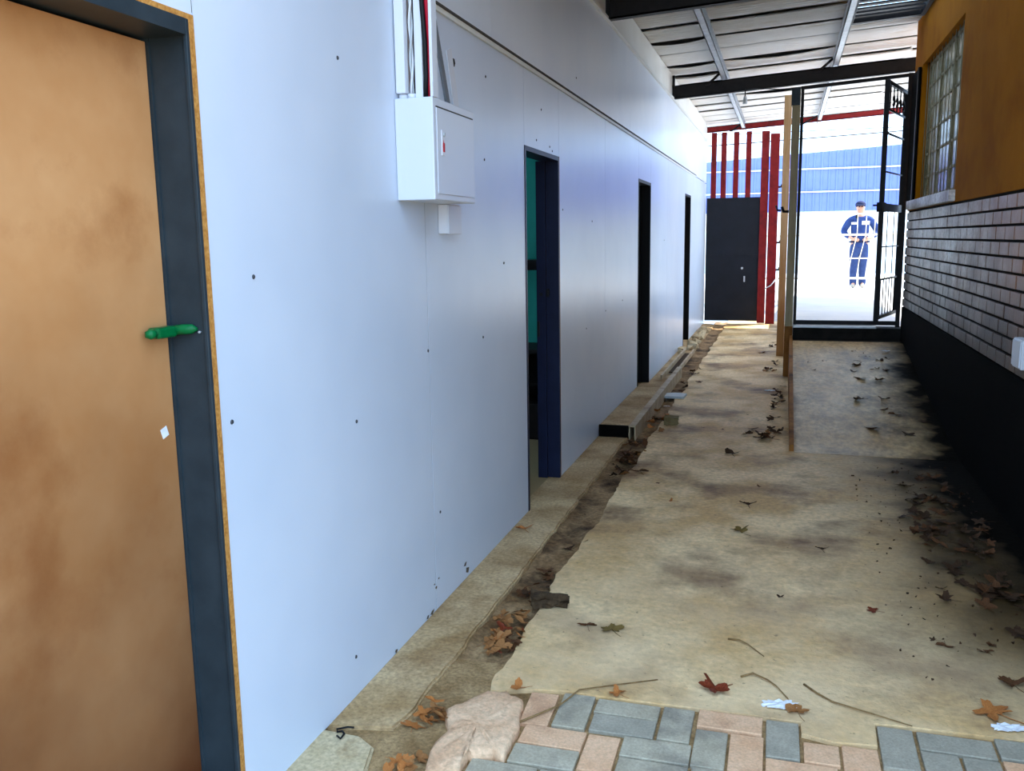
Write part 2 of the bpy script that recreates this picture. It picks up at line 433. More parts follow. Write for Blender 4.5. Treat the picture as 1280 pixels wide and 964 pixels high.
# ---- doors
def frame(y0, y1, zt, m, depth=.14, side=.03, parent=None, near=True):
    b = MB()
    if near: b.box(XW - depth, XW + .003, y0, y0 + side, 0, zt)
    b.box(XW - depth, XW + .003, y1 - side, y1, 0, zt)
    b.box(XW - depth, XW + .003, y0 + side, y1 - side, zt - side, zt)
    b.box(XW - depth - .03, XW - depth + .03, y1 - side - .022, y1 - side, 0, zt - side)
    return b

# first door: tan leaf, shut, in a dark grey frame with a raw chipboard edge
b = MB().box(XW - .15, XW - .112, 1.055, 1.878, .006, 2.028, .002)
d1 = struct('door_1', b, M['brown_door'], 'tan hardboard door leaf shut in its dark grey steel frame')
b = MB()
b.box(XW - .15, XW + .004, 1.885, 1.8885, 0, 2.07)
b.box(XW - .160, XW - .105, 1.880, 1.885, 0, 2.05)
b.box(XW - .006, XW + .005, 1.8775, 1.889, 0, 2.072, .002)
b.box(XW - .15, XW + .004, 1.03, 1.885, 2.035, 2.072)
b.box(XW - .15, XW + .004, 1.028, 1.043, 0, 2.07)
b.build('frame', M['grey_steel'], d1)
b = MB().box(XW - .04, XW + .003, 1.8895, 1.911, 0, 2.085)
b.box(XW - .04, XW + .003, 1.041, 1.8895, 2.0725, 2.085)
b.build('panel_edge', M['chip'], d1)
# green barrel bolt
b = MB()
b.tube([(-1.462, 1.775, 1.336), (-1.455, 1.783, 1.336), (-1.452, 1.795, 1.337)], [.007, .012, .012], 14)
b.box(-1.475, -1.440, 1.798, 1.868, 1.323, 1.350, .006)
b.tube([(-1.452, 1.795, 1.337), (-1.452, 1.802, 1.337)], .010, 14)
lt = b.build('latch', M['green_paint'], d1); lt['label'] = 'green barrel bolt across the door edge'
b = MB()
b.tube([(-1.455, 1.868, 1.338), (-1.43, 1.874, 1.340), (-1.405, 1.878, 1.341), (-1.392, 1.880, 1.341)], [.012, .013, .012, .004], 12)
b.build('bolt_tongue', M['green_paint'], lt)
b = MB().tube([(-1.387, 1.885, 1.333), (-1.387, 1.879, 1.333)], .003, 8)
b.build('keeper_screw', M['galv'], lt)
b = MB()
mtx = Matrix.Translation((-1.4775, 1.836, 1.083)) @ Matrix.Rotation(.32, 4, 'X')
b.box(-.0003, .0006, -.012, .012, -.013, .013, 0, mtx)
st = b.build('sticker', M['paper'], d1); st['label'] = 'small white paper sticker'

# second door: open, navy steel frame, teal room behind
b = frame(4.75, 5.525, 2.05, M['navy_steel'], depth=.108, side=.026)
d2 = struct('door_2', b, M['navy_steel'], 'open doorway with navy steel frame and teal room behind')
b = MB().box(XW - .04, XW + .002, 5.5255, 5.534, 0, 2.05)
b.build('panel_edge', M['chip'], d2)
b = MB().box(-1.455, -1.425, 5.483, 5.495, 1.185, 1.235, .002)
b.tube([(-1.43, 5.483, 1.21), (-1.43, 5.47, 1.21)], .012, 10)
b.tube([(-1.475, 5.483, 1.20), (-1.475, 5.475, 1.20)], .012, 10)
b.build('lock_strike', M['black_steel'], d2)
b = MB().box(-1.50, -1.485, 5.468, 5.476, .93, 1.03, .002)
b.build('hinge', M['black_steel'], d2)
# third and fourth: black frames
for n_, (y0, y1, zt) in ((3, (8.70, 9.52, 2.105)), (4, (12.88, 13.66, 2.145))):
    b = frame(y0, y1, zt, M['black_jamb'], depth=.12)
    dd = struct('door_%d' % n_, b, M['black_jamb'], 'open doorway with black frame and dark room behind, %s' % ('nearer' if n_ == 3 else 'farther'))
    b = MB().box(XW - .95, XW - .155, y1 - .052 - .04, y1 - .052, .01, zt - .04)
    lf = b.build('leaf', M['black_jamb'], dd)
    b = MB().tube([(XW - .85, y1 - .092, 1.0), (XW - .85, y1 - .15, 1.0), (XW - .76, y1 - .15, 1.0)], .009, 8)
    b.build('handle', M['black_steel'], lf)

# cabin rooms behind the wall
b = MB().box(-4.2, T - .012, 6.985, 7.02, 0, 3.4)
struct('wall_partition_teal', b, M['teal'])
b = MB()
b.box(-4.25, -4.2, -2.2, 4.7, 0, 3.44); b.box(-4.25, -4.2, 4.7, 6.6, 0, 1.0); b.box(-4.25, -4.2, 4.7, 6.6, 2.2, 3.44); b.box(-4.25, -4.2, 6.6, 16.34, 0, 3.44)
b.box(-4.2, T - .012, -2.2, -2.15, 0, 3.44); b.box(-4.2, T - .012, 16.29, 16.34, 0, 3.44)
struct('wall_cabin_rear', b, M['room_dark'])
b = MB()
for y in (3.9, 10.95, 15.2): b.box(-4.2, T - .012, y, y + .03, 0, 3.4)
b.box(-4.2, T - .012, 7.022, 7.04, 0, 3.4)
struct('wall_partition_dark', b, M['room_dark'])
b = MB().box(-4.25, -1.43, -2.2, 16.34, -.05, -.002)
struct('floor_cabin', b, M['room_floor'])

t = empty('wall_shelf', (-1.9, 6.97, 1.37), 'black shelf board fixed across the teal wall inside the open doorway', 'shelf')
MB().box(-3.6, -1.48, 6.72, 6.983, 1.36, 1.385).build('shelf_board', M['dark_wood'], t)
MB().box(-3.6, -1.48, 6.955, 6.983, 1.30, 1.36).build('wall_batten', M['dark_wood'], t)
t = empty('low_cabinet', (-2.2, 6.7, 0), 'dark low cabinet standing against the teal wall inside the open doorway', 'cabinet')
b = MB().box(-3.4, -1.5, 6.55, 6.98, .0, .28); b.box(-3.4, -1.5, 6.95, 6.98, .28, .68); b.box(-1.54, -1.5, 6.55, 6.98, .28, .68); b.box(-3.4, -3.36, 6.55, 6.98, .28, .68)
b.build('carcass', M['dark_wood'], t)
MB().box(-3.42, -1.48, 6.52, 6.982, .68, .71).build('top', M['dark_wood'], t)
MB().box(-3.36, -1.54, 6.56, 6.95, .42, .44).build('shelf', M['dark_wood'], t)

# ---- right wall: ochre plaster above painted brick above a base blackened as painted shade, with a window
YR0, YR1 = 1.62, 10.18
b = MB()
WY0, WY1, WZ0, WZ1 = 7.5, 9.62, 1.87, 3.13
b.box(XR, XR + .22, YR0, WY0, 1.775, 3.9)
b.box(XR, XR + .22, WY1, YR1, 1.775, 3.9)
b.box(XR, XR + .22, WY0, WY1, WZ1, 3.9)
b.box(XR + .03, XR + .22, WY0, WY1, 1.775, WZ0 - .0)
wr = struct('wall_right', b, M['plaster'])
# brick courses
b = MB()
b.mi = 1
b.box(XR + .014, XR + .22, YR0, YR1, .7885, 1.775)
b.mi = 0
zc, k = .7885, 1
while zc < 1.70:
    y = YR0 + (0 if k % 2 else -.115)
    while y < YR1:
        a, e = max(y, YR0), min(y + .222, YR1)
        if e - a > .03:
            j = random.uniform(-.002, .002)
            b.box(XR + j, XR + .05, a + .003, e - .003, zc + .009, zc + .0885 - .006, .003)
        y += .230
    zc += .0885; k += 1
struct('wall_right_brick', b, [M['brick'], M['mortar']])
b = MB().box(XR - .004, XR + .22, YR0, YR1, -.05, .787)
struct('wall_right_plinth', b, M['tar'])  # lower wall blackened to paint its deep shade
b = MB()                                   # brick on edge window sill
y = WY0 - .06; 
while y < WY1 + .3:
    b.box(XR - .045, XR + .02, y + .004, y + .07, 1.782, 1.866, .004)
    y += .076
struct('trim_3', b, M['brick'])
# building behind it, unseen; raised to keep sun off roof opening and door
b = MB().box(XR + .23, 7, YR0, YR0 + .2, -.05, 7.35); b.box(XR + .23, 7, YR1 - .2, YR1, -.05, 7.35); b.box(XR + .0, XR + .2, YR0, YR1, 3.9, 7.4); b.box(XR + .2, 7, YR0, YR1, 7.3, 7.4); b.box(XR + .9, XR + .95, YR0 + .2, YR1 - .2, -.05, 3.9)
struct('wall_right_building', b, M['plaster'])
# window
b = MB()
fx0, fx1 = XR + .06, XR + .10
b.box(fx0, fx1, WY0, WY0 + .035, WZ0, WZ1); b.box(fx0, fx1, WY1 - .035, WY1, WZ0, WZ1)
b.box(fx0, fx1, WY0, WY1, WZ0, WZ0 + .035); b.box(fx0, fx1, WY0, WY1, WZ1 - .035, WZ1)
ny, nz = 3, 6
for i in range(1, ny): b.box(fx0, fx1, WY0 + (WY1 - WY0) * i / ny - .014, WY0 + (WY1 - WY0) * i / ny + .014, WZ0, WZ1)
for i in range(1, nz): b.box(fx0 + .004, fx1 - .004, WY0, WY1, WZ0 + (WZ1 - WZ0) * i / nz - .010, WZ0 + (WZ1 - WZ0) * i / nz + .010)
w1 = struct('window_1', b, M['win_frame'], 'steel window of small dusty panes behind burglar bars')
for i in range(ny):
    for j in range(nz):
        ya, yb = WY0 + (WY1 - WY0) * i / ny, WY0 + (WY1 - WY0) * (i + 1) / ny
        za, zb = WZ0 + (WZ1 - WZ0) * j / nz, WZ0 + (WZ1 - WZ0) * (j + 1) / nz
        p_ = MB().box(fx0 + .014, fx0 + .02, ya + .012, yb - .012, za + .008, zb - .008).build('pane', M['glass'], w1)
for i in range(13):
    y = WY0 + .09 + i * (WY1 - WY0 - .18) / 12
    MB().tube([(XR + .035, y, WZ0), (XR + .035, y, WZ1)], .004, 6).build('burglar_bar', M['win_frame'], w1)

t = empty('black_panel', (XR, 9.9, 1.87), 'tall black steel panel on the brown wall between window and open gate', 'panel')  # black sheet added where the window reveal lies in shade
MB().box(XR - .022, XR - .003, 9.66, 10.17, 1.87, 3.12, .002).build('plate', M['tar'], t)
MB().box(XR - .034, XR - .0225, 9.66, 9.70, 1.87, 3.12).build('edge_bar', M['black_steel'], t)

# ---- floors
b = MB()
def jag(x, y): return (x + random.uniform(-.006, .006), y)
edge = [jag(-.955 + .012 * math.sin(i * .21) + .008 * math.sin(i * .53), 2.80 + i * .05) for i in range(0, 278)]
pts = [(.885, 2.875), (.664, 2.866), (.442, 2.862), (.326, 2.852), (.322, 2.722), (.20, 2.706), (.10, 2.73), (.098, 2.80), (-.20, 2.80), (-.345, 2.795), (-.56, 2.79), (-.68, 2.795), (-.79, 2.775), (-.93, 2.725)]
pts += edge + [(-.97, 16.9), (XR + .02, 16.9), (XR + .02, 2.885)]
b.poly(pts[::-1], -.09, 0, .003)
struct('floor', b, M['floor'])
b = MB()
ap = [(T - .03, 2.36), (-1.16, 2.42)] + [jag(-1.14, 2.5 + i * .06) for i in range(0, 71)] + [(-1.13, 6.78), (T - .03, 6.78)]
b.poly(ap, -.09, -.001, .008)
ap = [(T - .03, 6.80)] + [jag(-1.15, 6.8 + i * .2) for i in range(0, 48)] + [(T - .03, 16.4)]
b.poly(ap, -.09, -.001, .008)
struct('floor_apron', b, M['apron'])
b = MB()
b.poly([(T - .03, 0), (-1.0, 0), (-1.02, 1.2), (-1.05, 1.9), (-1.13, 2.15), (-1.17, 2.30), (-1.24, 2.345), (T - .03, 2.352)], -.09, .003, .008)
struct('floor_apron_patch', b, M['apron2'])
b = MB()
for i in range(0, 75):                      # bumpy gutter bed
    pass
N, W = 150, 7
g = bmesh.new()
vs = [[g.verts.new((-1.19 + .28 * j / W, 1.6 + 15.2 * i / N, -.030 + random.uniform(-.008, .008) + .012 * abs(j / W - .5) * 2)) for j in range(W + 1)] for i in range(N + 1)]
for i in range(N):
    for j in range(W):
        g.faces.new((vs[i][j], vs[i][j + 1], vs[i + 1][j + 1], vs[i + 1][j]))
b._merge(g, None, True)
struct('floor_gutter', b, M['gutter'])
b = MB().box(-1.45, 3.2, -6, 2.95, -.14, -.014)
b.box(-1.45, XR + .1, 2.9, 17, -.14, -.088)
struct('floor_soil', b, M['soil'])

# herringbone pavers
b = MB()
G, D, K = 0, 1, 2
pv = [(-.785, -.687, 2.560, 2.762, K, .05), (-.676, -.566, 2.572, 2.785, G, .02), (-.559, -.346, 2.690, 2.780, G, 0), (-.553, -.346, 2.578, 2.682, D, 0),
      (-.337, -.234, 2.583, 2.784, G, 0), (-.222, -.018, 2.688, 2.792, K, 0), (-.752, -.550, 2.450, 2.556, K, .01), (-.753, -.549, 2.340, 2.443, G, .01),
      (-.545, -.441, 2.362, 2.558, K, 0), (-.434, -.224, 2.462, 2.570, G, 0), (-.432, -.224, 2.352, 2.456, G, 0), (-.222, -.121, 2.466, 2.675, G, 0),
      (-.115, -.012, 2.474, 2.680, K, 0), (-.008, .094, 2.580, 2.792, D, 0), (-.006, .200, 2.468, 2.572, K, 0), (.104, .209, 2.580, 2.690, K, 0),
      (.216, .322, 2.480, 2.700, K, 0), (.328, .434, 2.610, 2.842, D, 0), (.444, .660, 2.738, 2.840, D, 0), (.444, .550, 2.520, 2.730, D, 0), (.557, .660, 2.520, 2.730, D, 0),
      (.668, .880, 2.748, 2.860, D, 0), (.668, .770, 2.530, 2.740, K, 0), (.888, .990, 2.650, 2.866, D, 0), (.998, 1.19, 2.760, 2.872, G, 0), (.778, .880, 2.530, 2.740, D, 0), (.998, 1.19, 2.650, 2.752, K, 0),
      (-.858, -.652, 2.228, 2.332, G, 0), (-.645, -.545, 2.13, 2.332, G, 0), (-.538, -.330, 2.240, 2.345, K, 0), (-.324, -.222, 2.130, 2.345, G, 0), (-.215, -.008, 2.360, 2.460, G, 0), (-.215, -.008, 2.252, 2.354, K, 0)]
for (x0, x1, y0, y1, k_, rot) in pv:
    b.mi = k_
    cx, cy_ = (x0 + x1) / 2, (y0 + y1) / 2
    mt_ = Matrix.Translation((cx, cy_, random.uniform(-.003, .003))) @ Matrix.Rotation(rot + random.uniform(-.012, .012), 4, 'Z') @ Matrix.Rotation(random.uniform(-.006, .006), 4, 'X')
    hx, hy = (x1 - x0) / 2 - .001, (y1 - y0) / 2 - .001
    b.box(-hx, hx, -hy, hy, -.055, -.001, .003, mt_)
# the field carries on towards and behind the camera in pairs
yy = 2.13; row = 0
def pair(x, y, horiz):
    b.mi = random.choice((G, G, K, D))
    if horiz:
        for q in (0, 1):
            b.mi = random.choice((G, G, K, D)); b.box(x + .003, x + .207, y + q * .106 + .003, y + q * .106 + .103, -.055, -.001 + random.uniform(-.003, .002), .004)
    else:
        for q in (0, 1):
            b.mi = random.choice((G, G, K, D)); b.box(x + q * .106 + .003, x + q * .106 + .103, y + .003, y + .207, -.055, -.001 + random.uniform(-.003, .002), .004)
occupied = [(x0, x1, y0, y1) for (x0, x1, y0, y1, _, _) in pv]
for i in range(-16, 5):
    for j in range(-5, 11):
        x, y = -.005 + j * .212, 2.466 + i * .212
        if x < -.95 or x > 3: continue
        if any(x < o[1] - .01 and x + .2 > o[0] + .01 and y < o[3] - .01 and y + .2 > o[2] + .01 for o in occupied): continue
        if x + .2 > XR and y + .2 > YR0: continue
        if y + .2 > 2.75: continue
        if x < -.74 and y > 2.1: continue
        pair(x, y, (i + j) % 2 == 0)
struct('floor_paving', b, [M['paver_grey'], M['paver_dark'], M['paver_pink']])

# ramp up to the gate, threshold, raised yard slab
b = MB()
g = bmesh.new()
prof = [(6.56, .002), (6.75, .018), (8.4, .22), (9.95, .43)]
va = [g.verts.new((.11, y, z)) for y, z in prof] + [g.verts.new((.11, 9.95, -.02)), g.verts.new((.11, 6.56, -.02))]
vb = [g.verts.new((XR + .02, y, z)) for y, z in prof] + [g.verts.new((XR + .02, 9.95, -.02)), g.verts.new((XR + .02, 6.56, -.02))]
n = len(va)
g.faces.new(va); g.faces.new(vb[::-1])
for i in range(n): g.faces.new((va[i], vb[i], vb[(i + 1) % n], va[(i + 1) % n]))
bmesh.ops.recalc_face_normals(g, faces=g.faces[:])
b._merge(g)
struct('floor_ramp', b, M['ramp'])
b = MB().box(.11, XR + .3, 9.96, 10.14, -.02, .425)
b.box(.11, XR + .3, 10.14, 10.40, -.02, .555)
struct('floor_threshold', b, M['dark_concrete'])
b = MB().box(.11, 14, 10.40, 17.6, -.1, .53)
b.box(-12, 14, 17.6, 40, -.1, .51)
struct('floor_yard', b, M['yard'])
b = MB(); g = bmesh.new()
for a in [((-12, 16.9, 0), (.11, 16.9, 0), (.11, 17.6, .505), (-12, 17.6, .505))]: g.faces.new([g.verts.new(q) for q in a])
b._merge(g)
b.box(-12, -1.45, 16.5, 16.9, -.1, 0)
struct('floor_yard_slope', b, M['yard'])
b = MB().box(3.2, 30, -30, 2.5, -.2, -.05); b.box(-30, 3.2, -30, -6, -.2, -.05); b.box(7, 30, 2.5, 10.4, -.2, -.05)
struct('floor_ground', b, M['apron'])

# yard boundary: white wall and blue corrugated sheeting on it
YB = 27
b = MB().box(-14, 14, YB, YB + .2, .5, 2.19)
struct('wall_yard', b, M['yard_wall'])

# ---- roof
RY0, RY1 = 2.3, 17.2
def corr(mbb, x0, x1, y0, y1, zoff, sag, nx=8, pitch=.085, amp=.011):
    g = bmesh.new()
    ny = max(4, int((y1 - y0) / pitch * 6))
    rows = []
    for i in range(ny + 1):
        y = y0 + (y1 - y0) * i / ny
        tt = (y - y0) / (y1 - y0)
        row = []
        for j in range(nx + 1):
            x = x0 + (x1 - x0) * j / nx
            s = math.sin(PI * j / nx)
            z = zroof(x) + zoff + amp * math.sin(2 * PI * y / pitch) + sag * (1 - tt) ** 3 * s * -1 + .035 * (tt > .5) * (tt - .5) ** 2 * 4
            row.append(g.verts.new((x, y, z)))
        rows.append(row)
    for i in range(ny):
        for j in range(nx):
            g.faces.new((rows[i][j], rows[i + 1][j], rows[i + 1][j + 1], rows[i][j + 1]))
    mbb._merge(g, None, True)
b = MB()
xs = [-1.45, -.755, .50, 1.32]
for q in range(3):
    y = RY0
    while y < RY1:
        L = .66
        y1 = min(y + L + .05, RY1)
        sk = (q == 2 and 3.3 < y + .1 < 9.3)
        if not sk:
            corr(b, xs[q], xs[q + 1], y, y1, .02, random.choice((.0, .0, .004, .008, .035)) if q else random.choice((.0, .004, .03)))
        y += L
y = 10.3  # unseen roof strip added to keep sun off the far floor
while y < RY1:
    corr(b, 1.30, 3.4, y, min(y + .71, RY1), .02, random.choice((.0, .01, .02)))
    y += .66
struct('ceiling', b, M['roof_sheet'])
# opaque top skin, so that no daylight leaks through sheet laps; covers the cabins too
b = MB()
def skin(x0, x1, y0, y1):
    b.hull([(x, y, zroof(x) + dz) for x in (x0, x1) for y in (y0, y1) for dz in (.085, .10)])
skin(-4.4, .52, RY0, RY1); skin(.52, 1.36, RY0, 3.45); skin(.52, 1.36, 9.56, RY1); skin(1.36, 3.4, 10.25, RY1)
b.box(-4.4, -1.38, -2.3, RY0, 3.48, 3.52)
struct('ceiling_top', b, M['galv'])

def thing(name, mb_, m, label, cat, group=None, origin=None):
    o = mb_.build(name, m, None, origin)
    return tag(o, label, cat, group)

def rafter(y, m, label, x0=XW + .004, x1=1.196, z0=3.187, h=.15, w=.07, stub=True, name='roof_rafter'):
    t = empty(name, (x0, y, z0), label, 'roof beam')
    b = MB()
    zz = lambda x: z0 + .055 * (x + 1.366)
    # channel section: web and two flanges
    for (ya, yb, za, zb) in ((y - .006, y + .006, 0, h), (y - .006, y + w, 0, .012), (y - .006, y + w, h - .012, h)):
        b.hull([(x, yy_, zz(x) + dz) for x in (x0, x1) for yy_ in (ya, yb) for dz in (za, zb)])
    b.build('beam', m, t)
    if stub:
        MB().box(x0, x0 + .03, y - .03, y + .0, z0 + .0, 3.455).build('end_cleat', m, t)
    return t
rafter(7.04, M['black_steel'], 'black steel roof rafter nearest the camera, crossing above the first open doorway', h=.17)
rafter(11.23, M['black_steel'], 'black steel roof rafter crossing the passage just above the open steel gate', x1=3.3)
rafter(16.4, M['red_steel'], 'long red steel roof beam at the far end above the red gate', x0=-1.47, x1=2.3, z0=3.335, h=.095, stub=False)

def purlin(x, label, y0=2.35, y1=16.9):
    t = empty('roof_purlin', (x, y0, zroof(x) - .11), label, 'roof beam')
    b = MB()
    z0, z1 = zroof(x) - .115, zroof(x) - .012
    b.box(x - .004, x + .004, y0, y1, z0, z1); b.box(x - .004, x + .06, y0, y1, z0, z0 + .006); b.box(x - .004, x + .06, y0, y1, z1 - .006, z1); b.box(x + .054, x + .06, y0, y1, z0, z0 + .02)
    b.build('channel', M['galv'], t)
purlin(-.786, 'galvanised roof purlin running over the passage on the white wall side')
purlin(.455, 'galvanised roof purlin running over the passage on the brick wall side')

def brace(x, y, dx, label, m=None, drop=.13):
    zt = zroof(x) - .05
    b = MB().bar((x, y - .03, zt), (x + dx, y - .03, zt - drop), .028, .008, (0, 1, 0))
    b.bar((x + dx * 1.0, y - .03, zt - drop), (x + dx * 1.25, y - .03, zt - drop), .02, .008, (0, 1, 0))
    thing('roof_brace', b, m or M['black_steel'], label, 'brace', None, (x, y, zt))
brace(-.79, 11.20, -.15, 'short black brace from the white wall side purlin to the rafter above the gate')
brace(.45, 11.20, -.15, 'short black brace from the brick wall side purlin to the rafter above the gate')
brace(-.79, 16.36, -.16, 'short black brace where the white wall side purlin meets the red beam', drop=.11)
brace(.45, 16.36, -.26, 'black bent brace where the brick wall side purlin meets the red beam', drop=.13)

# slatted roof light
t = empty('roof_light', (.9, 8.7, 3.57), 'dark slatted opening in the roof letting sky through beside the brown wall', 'roof light')
b = MB()
for y in (3.45, 9.60): b.hull([(x, y + e, zroof(x) + dz) for x in (.53, 1.19) for e in (-.035, .035) for dz in (-.03, .05)])
for x in (.53, 1.17): b.hull([(x + e, y, zroof(x) + dz) for e in (-.02, .02) for y in (3.45, 9.6) for dz in (-.03, .05)])
b.build('frame', M['black_steel'], t)
y = 3.6
while y < 9.5:
    MB().hull([(x, y + e, zroof(x) + dz) for x in (.53, 1.17) for e in (0, .07) for dz in (0, .015)]).build('slat', M['black_steel'], t)
    y += .15

t = empty('lamp_holder', (-.51, 11.2, 3.05), 'small grey bulb holder hanging under the rafter above the gate', 'lamp holder')
MB().tube([(-.51, 11.2, 3.25), (-.51, 11.2, 3.16)], .006, 8).build('flex', M['black_cable'], t)
MB().tube([(-.51, 11.2, 3.165), (-.51, 11.2, 3.13), (-.51, 11.2, 3.08)], [.016, .024, .026], 12).build('holder', M['grey_pvc'], t)
b = MB().tube([(-1.36, 11.7, 3.28), (-.9, 11.4, 3.235), (-.4, 11.0, 3.215), (0.03, 10.26, 3.07)], .005, 6)
thing('cable', b, M['black_cable'], 'thin dark cable strung from the white wall to the top of the gate post', 'cable')

# ------------------------------------------------------------------ electrical board on the white wall
t = empty('distribution_board', (XW, 3.28, 1.70), 'white steel electrical box mounted on the white wall with cables entering its top', 'electrical box')
Y0, Y1, Z0, Z1, XF = 3.06, 3.50, 1.695, 2.055, -1.212
MB().box(XW + .001, XF - .004, Y0, Y1, Z0, Z1, .004).build('cabinet', M['enamel'], t)
MB().box(XF - .0035, XF, Y0 + .026, Y1 - .02, Z0 + .022, Z1 - .034, .0015).build('door', M['enamel'], t)
MB().box(XF - .0038, XF - .002, Y0 + .024, Y1 - .018, Z1 - .0335, Z1 - .0285).build('door_gap', M['seam'], t)
b = MB().box(XF, XF + .004, Y0 + .062, Y0 + .092, 1.855, 1.945, .001); lk = b.build('latch_plate', M['pvc'], t)
b = MB().box(XF + .004, XF + .006, Y0 + .070, Y0 + .085, 1.868, 1.90); b.hull([(XF + .004, Y0 + .068, 1.885), (XF + .004, Y0 + .088, 1.885), (XF + .004, Y0 + .078, 1.915), (XF + .006, Y0 + .078, 1.90)])
b.build('warning_mark', M['red_print'], lk)
MB().tube([(XF + .004, Y0 + .077, 1.93), (XF + .010, Y0 + .077, 1.93)], .007, 10).build('latch_knob', M['grey_pvc'], lk)
for x_ in (-1.345, -1.310):
    MB().tube([(x_, 3.10, Z1), (x_, 3.10, Z1 + .018)], .017, 12).build('cable_gland', M['pvc'], t)

t = empty('trunking_stub', (XW, 3.5, 1.575), 'short white trunking box below the electrical box', 'trunking')
MB().box(XW + .001, XW + .045, 3.455, 3.60, 1.575, 1.694, .004).build('trunk_body', M['pvc'], t)
MB().box(XW + .045, XW + .050, 3.452, 3.603, 1.573, 1.690, .002).build('trunk_lid', M['enamel'], t)

zt = 3.17
b = MB().box(-1.362, -1.325, 3.072, 3.108, 2.074, zt, .003); 
thing('cable_trunking', b, M['pvc'], 'white square cable trunking rising from the box, nearest the brown door', 'conduit')
for q, ph in ((0, 0), (1, PI)):
    b = MB().tube([(-1.309 + .005 * math.cos(z * 26 + ph), 3.10 + .006 * math.sin(z * 26 + ph), z) for z in [2.074 + i * .025 for i in range(44)]], .0045, 8)
    thing('cable', b, M['grey_pvc'] if q else M['pvc'], ['white cable of the twisted pair above the electrical box', 'pale grey cable of the twisted pair above the electrical box'][q], 'cable')
b = MB().tube([(-1.301, 3.105, 2.056), (-1.300, 3.106, 2.4), (-1.3005, 3.105, zt)], .0035, 8)
thing('cable', b, M['black_cable'], 'thin black cable between twisted pair and white trunking above the electrical box', 'cable')
b = MB().box(-1.292, -1.262, 3.085, 3.112, 2.056, zt, .003)
thing('cable_trunking', b, M['pvc'], 'white flat trunking rising between the twisted cables and the red cable', 'conduit')
b = MB().tube([(-1.246, 3.10, 2.056), (-1.240, 3.10, 2.12), (-1.238, 3.10, 2.25), (-1.249, 3.10, 2.45), (-1.252, 3.10, 2.7), (-1.25, 3.1, zt)], .0095, 10)
thing('cable', b, M['red_cable'], 'red cable rising from the electrical box', 'cable')
b = MB().tube([(-1.252, 3.085, 2.056), (-1.249, 3.085, 2.13), (-1.250, 3.085, 2.25), (-1.262, 3.085, 2.45), (-1.266, 3.085, zt)], .0085, 10)
thing('cable', b, M['black_cable'], 'thick black cable running close beside the red cable', 'cable')
b = MB().box(-1.229, -1.217, 3.07, 3.12, 2.056, zt, .002)
thing('cable_trunking', b, M['pvc'], 'thin white trunking rising at the front of the box, beside the red cable', 'conduit')
b = MB().bar((XW + .006, 3.60, 2.085), (XW + .006, 3.455, 2.415), .034, .010, (1, 0, 0))
thing('cover_strip', b, M['grey_steel2'], 'grey strip leaning on the wall behind the cables', 'strip')
b = MB().bar((XW + .004, 3.71, 2.07), (XW + .004, 3.62, 2.33), .06, .004, (1, 0, 0))
thing('cover_strip', b, M['pvc'], 'wide pale strip flat on the wall beside the small black hole', 'strip')

# ------------------------------------------------------------------ gate posts, steel gate
t = empty('gate_post', (.07, 10.25, 0), 'tall weathered grey post at the ramp, left of the open gate', 'post')
b = MB().box(.022, .105, 10.2, 10.29, .55, 3.06, .004); b.build('upper_shaft', M['timber_grey'], t)
b = MB().box(.020, .107, 10.198, 10.292, 0, .56, .004); b.build('lower_shaft', M['timber_brown'], t)
MB().box(.012, .10, 10.192, 10.298, 2.9, 3.075, .003).build('cap', M['grey_steel'], t)
b = MB().tube([(.02, 10.24, 1.80), (-.03, 10.2, 1.80), (-.05, 10.2, 1.85)], .016, 8); b.build('hook', M['black_steel'], t)
t = empty('timber_post', (-.02, 12.0, 0), 'yellowed timber post standing behind the grey gate post', 'post')
MB().box(-.068, .022, 11.95, 12.05, 0, 3.26, .004).build('shaft', M['timber'], t)
b = MB().tube([(-.075, 12.0, 1.86), (-.11, 11.98, 1.86), (-.13, 11.97, 1.92)], .014, 8); b.build('hook', M['black_steel'], t)
b = MB().hull([(x, y, z) for x in (.075, .108) for (y, z) in ((6.6, .0), (6.6, .05), (10.19, .0), (10.19, .46))])
thing('edge_board', b, M['timber_brown'], 'long brown edging board along the left side of the ramp', 'board', None, (.09, 8, 0))

t = empty('gate_surround', (.6, 10.3, .56), 'black steel door frame spanning from the grey post to the brown wall', 'gate frame')
b = MB().box(.109, .14, 10.28, 10.32, .556, 3.09); b.build('jamb', M['black_steel'], t)
b = MB().box(1.155, 1.197, 10.28, 10.32, .556, 3.17); b.build('jamb', M['black_steel'], t)
b = MB().bar((.108, 10.30, 3.085), (1.42, 10.30, 3.165), .03, .035); b.build('head_rail', M['black_steel'], t)
b = MB().box(.14, 1.155, 10.28, 10.32, .575, .62); b.build('sill_rail', M['black_steel'], t)
b = MB().box(.112, .95, 10.10, 10.30, .5555, .572); b.build('sill_plate', M['galv'], t)

